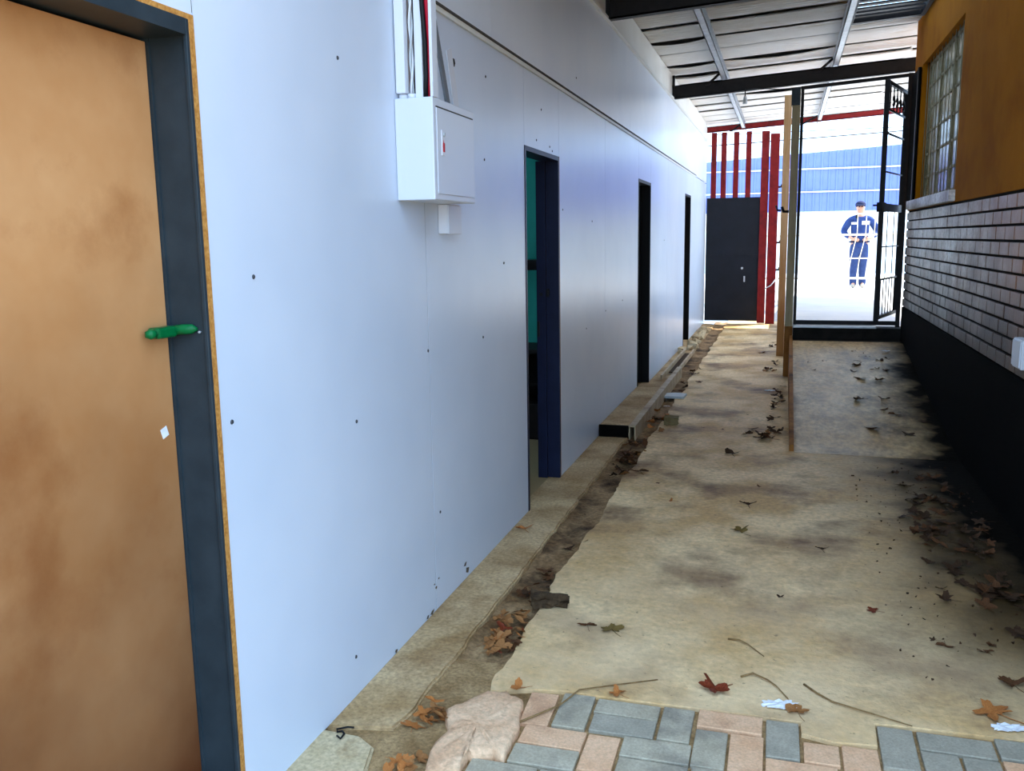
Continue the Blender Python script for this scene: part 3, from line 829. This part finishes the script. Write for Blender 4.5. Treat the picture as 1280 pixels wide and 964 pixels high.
# gate leaf, hinged on the wall jamb and swung in towards the camera
HX, HY = 1.145, 10.26
dx, dy = -.27, -.86
Lg = math.hypot(dx, dy)
t = empty('steel_gate', (HX, HY, .66), 'open black steel barred gate leaf hinged beside the brick wall', 'gate')
def gp(s, z, o=0): return (HX + dx * s - dy / Lg * o, HY + dy * s + dx / Lg * o, z)
gz0, gz1 = .72, 2.98
MB().bar(gp(.02, gz0), gp(.02, gz1), .04, .04).build('hinge_stile', M['black_steel'], t)
MB().bar(gp(1, gz0 - .02), gp(1, gz1), .045, .045).build('lock_stile', M['black_steel'], t)
for z, h in ((gz0 + .01, .035), (gz1 - .015, .035), (1.80, .075), (2.50, .018), (2.14, .014), (1.42, .012), (1.10, .018)):
    MB().bar(gp(.03, z), gp(.98, z), .03 if h > .03 else .012, h).build('rail', M['black_steel'], t)
for i in range(1, 7):
    s = i / 7
    MB().tube([gp(s, gz0 + .02), gp(s, 1.10)], .006, 6).build('bar', M['black_steel'], t)
for i in range(1, 6):
    s = i / 6
    MB().tube([gp(s, 2.72), gp(s, gz1 - .02)], .007, 6).build('bar', M['black_steel'], t)
MB().bar(gp(.03, 2.72), gp(.98, 2.72), .012, .02).build('rail', M['black_steel'], t)
for i in range(1, 3):
    MB().tube([gp(i / 3, 1.10), gp(i / 3, 1.80)], .005, 6).build('bar', M['black_steel'], t)
for i in range(4):                                        # scrollwork between the upper bars
    c = (i + .5) / 6 + .08
    MB().tube([gp(c + .055 * math.cos(a), 2.82 + .05 * math.sin(a)) for a in [k * PI / 5 for k in range(10)]], .006, 6).build('scroll', M['black_steel'], t)
b = MB().bar(gp(.90, 1.80), gp(1.10, 1.80), .05, .09); lb = b.build('lock_box', M['black_steel'], t)
b = MB().tube([gp(1.02, 1.82, -.03), gp(1.02, 1.82, -.07), gp(.92, 1.82, -.07)], .008, 8); b.build('lock_handle', M['black_steel'], lb)

# ------------------------------------------------------------------ red gate
t = empty('red_gate', (-.9, 16.4, 0), 'closed red steel gate with black sheet lower panel and open red bars above', 'gate')
b = MB().box(-1.36, -.44, 16.385, 16.40, .045, 2.21); b.box(-1.36, -.44, 16.375, 16.385, 1.2, 1.215); b.build('sheet_panel', M['gate_sheet'], t)
for x in (-1.25, -1.08, -.87, -.66):
    MB().box(x - .046, x + .046, 16.39, 16.43, 2.15, 3.33).build('bar', M['red_steel'], t)
MB().box(-.445, -.315, 16.36, 16.44, .01, 3.32, .004).build('lock_stile', M['red_steel'], t)
MB().box(-1.36, -.44, 16.40, 16.43, 2.10, 2.16).build('rail', M['red_steel'], t)
MB().tube([(-.72, 16.385, .98), (-.72, 16.35, .98)], .02, 10).build('knob', M['galv'], t)
MB().box(-.69, -.665, 16.36, 16.385, .74, .84).build('latch', M['galv'], t)
t = empty('red_post', (-.2, 16.4, 0), 'red steel gate post with hinges standing right of the red gate', 'post')
MB().box(-.30, -.145, 16.34, 16.46, 0, 3.27, .004).build('shaft', M['red_steel'], t)
for z in (2.37, 1.42, .95):
    MB().tube([(-.145, 16.38, z), (-.10, 16.36, z), (-.09, 16.36, z + .04)], .018, 8).build('hinge', M['black_steel'], t)
MB().tube([(-.32, 16.33, .62), (-.22, 16.32, .68), (-.13, 16.32, .8)], .01, 6).build('tie_wire', M['pvc'], t)

# ------------------------------------------------------------------ yard
b = MB(); g = bmesh.new()
n = 1040
top = lambda x: 3.78 + .055 * x
rowsA, rowsB = [], []
for i in range(n + 1):
    x = -13 + 26 * i / n
    yy_ = YB - .03 - .045 * (0, 0, 0, 0, 1, 1, .2, 0)[i % 8]
    rowsA.append(g.verts.new((x, yy_, 2.19))); rowsB.append(g.verts.new((x, yy_, top(x))))
for i in range(n): g.faces.new((rowsA[i], rowsA[i + 1], rowsB[i + 1], rowsB[i]))
b._merge(g)
t = empty('sheet_fence', (0, YB, 2.19), 'tall blue corrugated sheet fence on top of the white yard wall', 'fence')
b.build('sheeting', M['blue_sheet'], t).modifiers.new('thick', 'SOLIDIFY').thickness = .01
for z in (3.35, 2.72):
    MB().box(-13, 13, YB - .10, YB - .076, z, z + .03).build('girt', M['yard_wall'], t)

FY = 17.9
t = empty('pipe_fence', (1, FY, .51), 'cream pipe fence with four rails in front of the person in the yard', 'fence')
for z in (1.915, 1.535, 1.10, .73):
    MB().tube([(-.6, FY, z), (2.9, FY, z)], .017 if z in (1.535, .73) else .010, 8).build('rail', M['rail'], t)
for x in (.78, 2.65, -.53):
    MB().tube([(x, FY, .50), (x, FY, 1.95)], .03, 8).build('post', M['rail'], t)
for k, x in enumerate((1.20, 1.35, 1.50)):
    MB().tube([(x - .06, FY, .72), (x - .02, FY, 1.09), (x + .07, FY, 1.53), (x + .07, FY, 1.92)], .008, 6).build('baluster', M['rail'], t)
for k in range(2):
    b = MB().tube([[(-14, 24, 3.4), (2.3, 24, 3.98), (14, 24, 4.5)], [(-14, 23, 4.05), (2, 23, 3.98), (14, 23, 3.95)]][k], .015 if k == 0 else .009, 6)
    thing('overhead_wire', b, M['char'], ['sloping overhead wire just above the blue fence', 'level thin overhead wire crossing higher above the blue fence'][k], 'wire')

# ------------------------------------------------------------------ person in the yard
def skinned(name, joints, bones, m, parent, sub=2, root=0):
    me = bpy.data.meshes.new(name)
    me.from_pydata([j[0] for j in joints], bones, [])
    o = bpy.data.objects.new(name, me); link(o)
    sk = o.modifiers.new('skin', 'SKIN'); sk.use_smooth_shade = True
    for i, j in enumerate(joints):
        d = me.skin_vertices[0].data[i]
        rr = j[1] if isinstance(j[1], tuple) else (j[1], j[1])
        d.radius = rr
        d.use_root = (i == root)
    ss = o.modifiers.new('sub', 'SUBSURF'); ss.levels = sub; ss.render_levels = sub
    me.materials.append(m)
    if parent: o.parent = parent
    return o
P = empty('person', (1.375, 18.7, .51), 'person in blue workwear and navy cap standing in the yard with hands at the waist', 'person')
J = [((0, 0, .93), (.145, .10)), ((0, -.01, 1.12), (.135, .095)), ((0, 0, 1.30), (.165, .11)), ((0, .01, 1.41), (.12, .08)), ((0, .005, 1.48), .056), ((-.005, -.015, 1.55), .068), ((-.01, -.02, 1.625), (.080, .095)), ((-.01, -.01, 1.69), (.062, .075)),  # 0-7
     ((-.10, 0, .88), .095), ((-.085, -.01, .50), .060), ((-.086, .01, .10), .042), ((-.088, -.11, .04), (.042, .03)),   # 8-11 leg
     ((.10, 0, .88), .095), ((.085, -.01, .50), .060), ((.086, .01, .10), .042), ((.088, -.11, .04), (.042, .03)),       # 12-15
     ((-.19, .01, 1.37), .06), ((-.31, .05, 1.13), .046), ((-.16, -.13, 1.00), .032), ((-.10, -.16, .975), (.036, .018)),   # 16-19 arm (image left)
     ((.19, .01, 1.37), .06), ((.33, .05, 1.13), .046), ((.20, -.13, 1.00), .032), ((.13, -.16, .975), (.036, .018)),     # 20-23
     ((-.012, -.125, 1.61), .014), ((-.088, -.005, 1.615), .014), ((.07, -.005, 1.615), .014)]                         # nose, ears
E_ = [(0, 1), (1, 2), (2, 3), (3, 4), (4, 5), (5, 6), (6, 7), (0, 8), (8, 9), (9, 10), (10, 11), (0, 12), (12, 13), (13, 14), (14, 15), (3, 16), (16, 17), (17, 18), (18, 19), (3, 20), (20, 21), (21, 22), (22, 23), (6, 24), (6, 25), (6, 26)]
for hand, s in ((19, 1), (23, -1)):
    hx, hy, hz = J[hand][0]
    for q in range(4):
        L1 = (.035, .042, .040, .030)[q]
        a = len(J)
        J.append(((hx + s * .02, hy - .012, hz + .022 - q * .016), .009)); J.append(((hx + s * (.02 + L1), hy - .016, hz + .018 - q * .017), .0085)); J.append(((hx + s * (.02 + L1 * 1.6), hy + .008, hz + .014 - q * .017), .007))
        E_ += [(hand, a), (a, a + 1), (a + 1, a + 2)]
    a = len(J)
    J.append(((hx + s * .0, hy - .01, hz + .045), .010)); J.append(((hx + s * .03, hy - .016, hz + .062), .008))
    E_ += [(hand, a), (a, a + 1)]
P.scale = (.98, .98, .955)
skinned('body', J, E_, M['skin'], P)
g_ = .018
jk = [((0, 0, .76), (.170, .13)), ((0, -.005, 1.12), (.180, .135)), ((0, 0, 1.30), (.198, .14)), ((0, .01, 1.42), (.135, .09)), ((0, .005, 1.475), .072),
      ((-.195, .01, 1.365), .082), ((-.315, .05, 1.13), .070), ((-.185, -.11, 1.015), .050), ((.195, .01, 1.365), .082), ((.335, .05, 1.13), .072), ((.225, -.11, 1.015), .050)]
skinned('jacket', jk, [(0, 1), (1, 2), (2, 3), (3, 4), (3, 5), (5, 6), (6, 7), (3, 8), (8, 9), (9, 10)], M['cloth'], P)
tr = [((0, 0, 1.06), (.160, .115)), ((0, 0, .84), (.158, .122)), ((-.085, 0, .70), (.098, .11)), ((-.085, -.01, .45), .084), ((-.086, .01, .0), .074), ((.085, 0, .70), (.098, .11)), ((.085, -.01, .45), .084), ((.086, .01, .0), .074)]
skinned('trousers', tr, [(0, 1), (1, 2), (2, 3), (3, 4), (1, 5), (5, 6), (6, 7)], M['cloth_dark'], P)
for x in (-.087, .087):
    sh = [((x, .03, .17), (.056, .056)), ((x, .04, .055), (.054, .05)), ((x, -.05, .045), (.05, .042)), ((x, -.15, .036), (.045, .033))]
    skinned('boot', sh, [(0, 1), (1, 2), (2, 3)], M['shoe'], P)
b = MB().ball((-.01, 0, 1.67), .108, 18, (.92, 1.05, .72)); o = b.build('cap', M['cap'], None); o.parent = P
b = MB().hull([(-.01 + .085 * math.cos(a), -.07 - .12 * math.sin(a), 1.665 + dz - .02 * math.sin(a)) for a in [k * PI / 8 for k in range(9)] for dz in (0, .012)])
q = b.build('peak', M['cap'], o)
b = MB().ball((-.01, .035, 1.615), .088, 14, (.95, .75, .7)); q = b.build('hair', M['hair'], None); q.parent = P
for x in (-.04, .018):
    b = MB().ball((x, -.10, 1.625), .012, 8); q = b.build('eye', M['hair'], None); q.parent = P
for x, z, w in ((-.12, 1.30, .055), (.09, 1.32, .07)):
    b = MB().box(x - w, x + w, -.162, -.140, z - .022 - (.03 if x > 0 else 0), z + .022, .004); q = b.build('badge', M['badge'], None); q.parent = P
b = MB().tube([(.180 * math.cos(a), .137 * math.sin(a), .93) for a in [k * 2 * PI / 20 for k in range(21)]], .02, 6, caps=False); q = b.build('belt', M['cap'], None); q.parent = P
b = MB().box(-.10, -.06, -.155, -.115, 1.40, 1.47, .006); q = b.build('radio', M['black_cable'], None); q.parent = P

# ------------------------------------------------------------------ step and steel along the white wall
t = empty('step_slab', (-1.25, 7.2, 0), 'low concrete step with black front edge against the white wall', 'step')
MB().box(XW + .004, -1.13, 6.80, 8.68, -.001, .088, .004).build('slab', M['apron'], t)
MB().box(XW + .003, -1.130, 6.775, 6.799, -.002, .092, .002).build('front_edge', M['tar'], t)
b = MB().box(-1.128, -1.075, 6.80, 10.1, .078, .092, .002); b.box(-1.085, -1.075, 6.80, 10.1, -.04, .085); b.box(-1.128, -1.120, 6.80, 10.1, -.04, .085)
thing('steel_channel', b, M['steel_channel'], 'long dull steel channel laid on edge along the concrete step', 'steel channel', None, (-1.1, 8.4, 0))
t = empty('channel_rail', (-1.2, 10.9, 0), 'open pair of pale steel rails lying beyond the long steel channel', 'steel channel')
for x in (-1.235, -1.115):
    MB().bar((x, 9.55 if x < -1.2 else 10.12, .05), (x, 11.9, .05), .022, .05).build('rail', M['steel_channel'], t)
MB().box(-1.225, -1.125, 10.12, 11.85, .015, .025).build('web', M['char'], t)
for k in range(16):
    x, y = random.uniform(-1.30, -1.16), 12.0 + k * .2
    w_ = random.uniform(.05, .085)
    b = MB().hull([(x + w_ * random.uniform(-1, 1), y + 1.2 * w_ * random.uniform(-1, 1), random.choice((0, 0, .03, .06)) + random.uniform(0, .012)) for _ in range(14)])
    thing('rubble_piece', b, M['apron2'], 'broken pale concrete piece in the rubble strip by the farthest doorway', 'rubble', 'rubble strip by the farthest doorway', (x, y, 0))
def flake(name, x, y, pts, h, m, label, cat, rz=0, z=0):
    b = MB(); b.poly([(a * math.cos(rz) - c * math.sin(rz) + x, a * math.sin(rz) + c * math.cos(rz) + y) for a, c in pts], z, z + h, .002)
    return thing(name, b, m, label, cat, None, (x, y, z))
flake('sheet_scrap', -1.0, 8.66, [(-.11, -.09), (.10, -.10), (.13, .08), (.02, .12), (-.10, .09)], .022, M['grey_pvc'], 'pale flat scrap of board lying beside the steel channel', 'scrap', .1, .001)
b = MB()
g = bmesh.new(); bmesh.ops.create_cube(g, size=1)
bmesh.ops.subdivide_edges(g, edges=g.edges[:], cuts=2, use_grid_fill=True)
for v in g.verts: v.co = Vector((v.co.x * .115, v.co.y * .085, v.co.z * .062)) + Vector([random.uniform(-.006, .006) for _ in range(3)]) + Vector((-.865, 7.36, .034))
b._merge(g)
thing('stone_block', b, M['stone'], 'small mossy brown stone block on the concrete beside the step', 'stone', None, (-.865, 7.36, 0))
b = MB(); g = bmesh.new(); bmesh.ops.create_cube(g, size=1)
bmesh.ops.subdivide_edges(g, edges=g.edges[:], cuts=4, use_grid_fill=True)
for v in g.verts: v.co = Matrix.Rotation(.25, 3, 'Z') @ (Vector((v.co.x * .15, v.co.y * (.055 - .03 * v.co.x), v.co.z * (.045 - .02 * v.co.x))) + Vector([random.uniform(-.010, .010) for _ in range(3)])) + Vector((-.91, 3.475, .028))
b._merge(g)
thing('wood_chunk', b, M['char'], 'dark rotten piece of wood lying over the edge of the gutter', 'wood', None, (-.91, 3.475, 0))

# mortar lump beside the pavers
b = MB()
g = bmesh.new()
out = [(-.925, 2.70), (-.865, 2.705), (-.802, 2.68), (-.785, 2.62), (-.770, 2.55), (-.762, 2.45), (-.765, 2.345), (-.80, 2.355), (-.835, 2.33), (-.870, 2.328), (-.872, 2.24), (-.91, 2.17), (-.965, 2.2), (-.985, 2.3), (-.975, 2.43), (-1.0, 2.48), (-1.025, 2.55), (-.975, 2.63)]
ring = []
for i, (x, y) in enumerate(out):
    x2, y2 = out[(i + 1) % len(out)]
    for k in range(3):
        tt = k / 3
        ring.append((x + (x2 - x) * tt + random.uniform(-.005, .005), y + (y2 - y) * tt + random.uniform(-.005, .005)))
cxm, cym = -.89, 2.48
lv = [(1.0, -.05), (1.0, .004), (.97, .016), (.90, .022), (.72, .025), (.50, .026), (.25, .027)]
rr_ = []
for sc_, z in lv:
    rr_.append([g.verts.new((cxm + (x - cxm) * sc_, cym + (y - cym) * sc_, z + (random.uniform(-.005, .004) if z > 0 else 0))) for x, y in ring])
for p_, q_ in zip(rr_, rr_[1:]):
    for i in range(len(ring)):
        j = (i + 1) % len(ring)
        g.faces.new((p_[i], p_[j], q_[j], q_[i]))
c_ = g.verts.new((cxm, cym, .026))
for i in range(len(ring)): g.faces.new((rr_[-1][i], rr_[-1][(i + 1) % len(ring)], c_))
bmesh.ops.recalc_face_normals(g, faces=g.faces[:])
b._merge(g, None, True)
thing('mortar_lump', b, M['lump'], 'broken pink mortar lump at the left end of the brick pavers', 'mortar', None, (-.88, 2.45, 0))

# socket box on the brick wall
t = empty('socket_box', (XR, 5.06, .86), 'white electrical socket box fixed on the brick wall at the right edge', 'socket')
MB().box(XR - .05, XR - .004, 4.97, 5.15, .86, 1.01, .006).build('body', M['pvc'], t)
MB().box(XR - .056, XR - .050, 4.98, 5.14, .87, 1.0, .002).build('face_plate', M['enamel'], t)

# ------------------------------------------------------------------ litter: leaves, twigs, paper
def leaf_mesh(name, m, seed, curl, lobes=5, flat=False):
    rnd = random.Random(seed)
    bm = bmesh.new()
    n = 40
    ring = []
    c = bm.verts.new((0, 0, 0))
    mid = []
    ph = rnd.uniform(0, 6)
    for i in range(n):
        a = 2 * PI * i / n
        base = .52 + .48 * (abs(math.cos(a * lobes / 2 + .2)) ** 1.3)
        base *= (1 if lobes > 2 else .9)
        if lobes > 2 and abs(((a - PI * 1.5 + PI) % (2 * PI)) - PI) < .45: base *= .45
        base *= rnd.uniform(.80, 1.10)
        x, y = base * math.cos(a) * .5, base * math.sin(a) * .5
        y *= .42 if lobes <= 2 else .78
        z = curl * (abs(x * math.cos(ph) + y * math.sin(ph)) * .9) + curl * .12 * math.sin(a * 3 + ph) + rnd.uniform(-.01, .01)
        ring.append(bm.verts.new((x, y, z)))
        mid.append(bm.verts.new((x * .5, y * .5, z * .3 + rnd.uniform(-.01, .01) * (1 + curl))))
    for i in range(n):
        j = (i + 1) % n
        bm.faces.new((c, mid[i], mid[j])); bm.faces.new((mid[i], ring[i], ring[j], mid[j]))
    zmin = min(v.co.z for v in bm.verts)
    for v in bm.verts: v.co.z += -zmin + .012
    # stalk
    st = [Vector((0, -.02, 0.02 - zmin)), Vector((.03, -.35, .03)), Vector((.08, -.62, .02))]
    prev = None
    for p in st:
        cur = [bm.verts.new(p + Vector((.012 * math.cos(k * 2 * PI / 3), 0, .012 * math.sin(k * 2 * PI / 3) ))) for k in range(3)]
        if prev:
            for k in range(3): bm.faces.new((prev[k], prev[(k + 1) % 3], cur[(k + 1) % 3], cur[k]))
        prev = cur
    for f_ in bm.faces: f_.smooth = True
    me = bpy.data.meshes.new(name); bm.to_mesh(me); bm.free()
    me.materials.append(m)
    return me
LM = {}
for k in 'abcdef':
    LM[k] = [leaf_mesh('leaf_%s' % k, M['leaf_' + k], 10 * ord(k) + q, cu, lb) for q, (cu, lb) in enumerate(((.2, 5), (.5, 5), (.4, 3), (.1, 5), (.35, 2)))]
def leaf(x, y, z, size, kind, var, label, group=None, rz=None, tilt=0, cat='leaf'):
    o = bpy.data.objects.new('dry_leaf', LM[kind][var]); link(o)
    o.location = (x, y, z)
    o.scale = (size,) * 3
    o.rotation_euler = (random.uniform(-tilt, tilt), random.uniform(-tilt, tilt), random.uniform(0, 6.28) if rz is None else rz)
    return tag(o, label, cat, group)
# leaves that can be told apart
leaf(-.184, 2.935, 0, .13, 'c', 1, 'large curled red brown leaf on concrete just beyond the grey pavers', rz=2.2)
leaf(-.615, 3.315, 0, .11, 'f', 0, 'olive brown leaf lying alone on the concrete right of the rotten wood', rz=.6)
leaf(-.715, 3.33, 0, .09, 'b', 4, 'narrow brown leaf beside the olive leaf, right of the rotten wood', rz=.2)
leaf(-.50, 2.82, 0, .075, 'd', 1, 'small orange leaf at the far edge of the grey pavers', rz=1.0)
leaf(-.83, 2.735, .018, .08, 'd', 2, 'orange leaf caught between pink mortar lump and first pink paver', rz=2.0)
leaf(.087, 2.855, 0, .09, 'a', 1, 'tan curled leaf touching the white crumpled paper scrap', rz=.3)
leaf(.40, 3.78, 0, .075, 'c', 0, 'small red brown leaf alone on the open concrete toward the right', rz=1.2)
leaf(.63, 3.50, 0, .08, 'b', 4, 'narrow brown leaf on the right side concrete, nearer than the small red leaf', rz=2.9)
leaf(.70, 3.02, 0, .15, 'd', 0, 'large orange brown leaf beside the blue white paper scrap', rz=.9)
leaf(.80, 3.24, 0, .11, 'b', 2, 'brown leaf at the right edge of the frame beyond the large orange one', rz=.4)
leaf(-1.305, 4.44, 0, .12, 'd', 4, 'long orange brown leaf against the foot of the white wall', rz=.5)
leaf(-.88, 5.77, 0, .14, 'b', 4, 'long brown leaf at the gutter edge near the navy doorway', rz=.3)
leaf(-.32, 6.41, 0, .14, 'e', 2, 'dark brown leaf on mid passage concrete below the ramp foot', rz=.2)
leaf(-.60, 5.14, 0, .07, 'd', 4, 'small pale orange leaf alone in the middle of the passage', rz=1.6)
leaf(-.16, 5.18, 0, .12, 'e', 4, 'long dark leaf on open concrete in line with the ramp edge board', rz=.1)
leaf(-.18, 4.66, 0, .12, 'f', 1, 'olive tan leaf on open concrete, nearer than the long dark leaf', rz=.8)
leaf(.03, 3.83, 0, .04, 'e', 2, 'tiny dark leaf fragment on the open concrete in the centre', rz=.8)
leaf(.224, 4.50, 0, .08, 'e', 4, 'small narrow black leaf on the concrete right of centre', rz=.1)
leaf(-1.01, 4.235, -.022, .1, 'e', 4, 'dark leaf flat in the gutter beside the pale straw', rz=1.0)
# heaps
def heap(cx, cy, sx, sy, n, kinds, label, group, z=0, size=(.07, .13), tilt=.5, zr=.02):
    for i in range(n):
        x, y = cx + random.gauss(0, sx), cy + random.gauss(0, sy)
        if x < -1.3: x = -1.3
        x = max(cx - 1.9 * sx, min(cx + 1.9 * sx, x)); y = max(cy - 2 * sy, min(cy + 2 * sy, y))
        leaf(x, y, z + random.uniform(0, zr), random.uniform(*size), random.choice(kinds), random.randrange(5), label, group, tilt=tilt)
heap(-1.02, 3.20, .036, .11, 30, 'aaabdc', 'curled dry leaf in the gutter heap just before the rotten wood', 'leaf heap before the rotten wood', -.016, (.05, .10), .5, .03)
heap(-1.02, 3.70, .030, .09, 12, 'abbe', 'curled dry leaf in the gutter just beyond the rotten wood', 'leaves beyond the rotten wood', -.018, (.06, .1), .5, .02)
heap(-1.07, 2.50, .028, .05, 14, 'daad', 'curled tan leaf in the heap left of the pink mortar lump', 'leaf heap left of the mortar lump', -.012, (.06, .10), .5, .03)
heap(-1.05, 2.22, .03, .05, 6, 'dda', 'orange leaf at the front end of the gutter', 'leaves at the front of the gutter', -.008, (.06, .1), .4, .02)
heap(-1.01, 6.15, .045, .30, 34, 'bbea', 'curled brown leaf in the gutter before the black fronted step', 'leaves before the step', -.018, (.07, .13), .5, .03)
heap(-.97, 7.4, .05, .3, 14, 'baed', 'brown leaf along the steel channel near the stone block', 'leaves along the steel channel', 0, (.06, .12), .4, .01)
heap(-.93, 9.6, .12, .5, 10, 'beb', 'small dark leaf on concrete beyond the pale board scrap', 'leaves beyond the board scrap', 0, (.05, .11), .3, .005)
heap(-.10, 7.02, .075, .12, 12, 'ebab', 'dark leaf in the heap at the foot of the ramp edge board', 'leaves at the edge board foot', 0, (.08, .14), .4, .02)
heap(-.04, 8.4, .03, .7, 16, 'ebe', 'dark leaf lying along the ramp edge board', 'leaves along the edge board', 0, (.07, .12), .4, .01)
heap(-.12, 11.6, .08, .9, 12, 'bae', 'brown leaf on the floor beside the timber posts', 'leaves beside the timber posts', 0, (.08, .14), .3, .01)
heap(-.7, 7.3, .35, .9, 7, 'eeb', 'small dark leaf bit scattered on the middle of the passage', 'leaf bits mid passage', 0, (.03, .06), .3, .003)
heap(.86, 5.0, .10, .55, 85, 'eeebe', 'dark dead leaf in the drift along the right wall', 'leaf drift along the right wall', 0, (.06, .12), .3, .015)
heap(.92, 4.1, .06, .22, 12, 'eebe', 'dark dead leaf at the near end of the right wall drift', 'near end of the right wall drift', 0, (.09, .16), .4, .02)
heap(.78, 3.45, .13, .18, 9, 'eb', 'small dark leaf bit scattered on the concrete at the right', 'leaf bits at the right', 0, (.03, .06), .3, .003)
for i in range(34):
    y = random.uniform(6.9, 9.8); x = random.uniform(.62, 1.08) if i < 20 else random.uniform(.2, .9)
    if i >= 20: y = random.uniform(8.6, 9.85)
    zz_ = .018 + (y - 6.75) * .1224
    leaf(x, y, zz_ + .003, random.uniform(.06, .13) * (1 if i < 20 else .6), random.choice('ebe'), random.randrange(5), 'dark dead leaf lying on the sloping concrete ramp', 'leaves on the ramp', tilt=.15)

# crumbs of dirt that nobody could count
b = MB()
for i in range(700):
    if i < 520: x, y, z = random.uniform(-1.16, -.97), random.uniform(2.0, 8.5), -.04
    else: x, y, z = random.uniform(.45, 1.1), random.uniform(3.2, 6.4), 0
    s = random.uniform(.003, .010)
    if x < -1.09 and y > 6.7: continue
    b.hull([(x + s * random.uniform(-1, 1), y + s * random.uniform(-1, 1), z + s * random.uniform(-.3, 1.2)) for _ in range(6)])
tag(b.build('dirt_crumbs', M['leaf_e']), 'dark crumbs of dirt strewn in the gutter and along the right wall', 'dirt', None, 'stuff')

def twig(pts, label, rr=.0035):
    b = MB().tube(pts, [rr * (1.1 - .6 * i / (len(pts) - 1)) for i in range(len(pts))], 6)
    thing('twig', b, M['twig'], label, 'twig')
twig([(-.775, 2.545, .006), (-.72, 2.615, .008), (-.670, 2.68, .01), (-.631, 2.80, .008), (-.52, 2.87, .006), (-.381, 2.951, .004)], 'long bent dry stalk lying across the leftmost pink and grey pavers')
twig([(-.162, 3.346, .004), (-.12, 3.335, .010), (-.086, 3.31, .008), (-.025, 3.231, .004)], 'short thin twig on bare concrete beyond the red brown leaf')
twig([(-.10, 3.05, .004), (-.06, 3.075, .01), (-.01, 3.04, .01), (.02, 3.008, .008), (.06, 2.934, .004)], 'arched twig running from near the red leaf to the white paper scrap')
twig([(.113, 3.051, .004), (.155, 2.99, .008), (.20, 2.946, .008), (.32, 2.90, .008), (.436, 2.857, .006)], 'long straight twig slanting toward the dark pavers at the right')
twig([(-1.029, 4.223, -.03), (-.98, 4.28, -.012), (-.928, 4.336, .004)], 'pale straw lying across the gutter edge', .004)

def crumple(name, x, y, z, s, seed, label):
    rnd = random.Random(seed); g = bmesh.new(); n = 7
    vs = [[g.verts.new((x + s * ((i / n - .5) * 1.6 + .15 * (rnd.random() - .5)), y + s * ((j / n - .5) * (.9 - .5 * abs(i / n - .4)) + .25 * (i / n - .5) + .1 * (rnd.random() - .5)), z + .002 + s * .14 * rnd.random())) for j in range(n + 1)] for i in range(n + 1)]
    for i in range(n):
        for j in range(n):
            if (i, j) in ((0, 0), (n - 1, n - 1), (0, n - 1)): continue
            g.faces.new((vs[i][j], vs[i + 1][j], vs[i + 1][j + 1], vs[i][j + 1]))
    b = MB(); b._merge(g)
    o = thing(name, b, M['paper'], label, 'paper', None, (x, y, z))
    o.modifiers.new('thick', 'SOLIDIFY').thickness = .001
crumple('paper_scrap', .035, 2.885, 0, .07, 3, 'white crumpled paper scrap on the concrete touching a tan leaf')
crumple('paper_scrap', .725, 2.93, 0, .06, 8, 'crumpled white paper scrap at the right beside the large orange leaf')
for x, y, z, s, lb in ((1.00, 9.55, .385, .05, 'white paper bit at the top of the ramp near the gate'), (-.10, 9.2, 0, .07, 'white paper strip on the floor beside the ramp board'), (-1.0, 8.15, 0, .035, 'white paper bit beside the steel channel')):
    crumple('paper_scrap', x, y, z, s, int(y * 10), lb)
b = MB().tube([(-1.305, 2.315, .008), (-1.285, 2.30, .010), (-1.285, 2.325, .012), (-1.30, 2.34, .010), (-1.315, 2.335, .008), (-1.325, 2.35, .007), (-1.295, 2.37, .008), (-1.275, 2.372, .008)], .0035, 6)
thing('wire_offcut', b, M['black_cable'], 'small curled black wire offcut on the grey concrete by the white wall', 'wire')

# ------------------------------------------------------------------ light
w = bpy.data.worlds.new('world'); S.world = w
w.use_nodes = True
nt = w.node_tree
bg = nt.nodes['Background']
bg.inputs['Color'].default_value = (.46, .68, .97, 1)
bg.inputs['Strength'].default_value = 5.2
sun = bpy.data.lights.new('sun', 'SUN'); sun.energy = 15.5; sun.angle = .02; sun.color = (1, .95, .86)
so = bpy.data.objects.new('sun', sun); link(so)
d = Vector((-.50, -.36, -.79)).normalized()
so.rotation_euler = d.to_track_quat('-Z', 'Y').to_euler()

S.view_settings.view_transform = 'Standard'
S.view_settings.look = 'None'
S.view_settings.exposure = 0
S.view_settings.gamma = 1
S.view_settings.use_curve_mapping = False
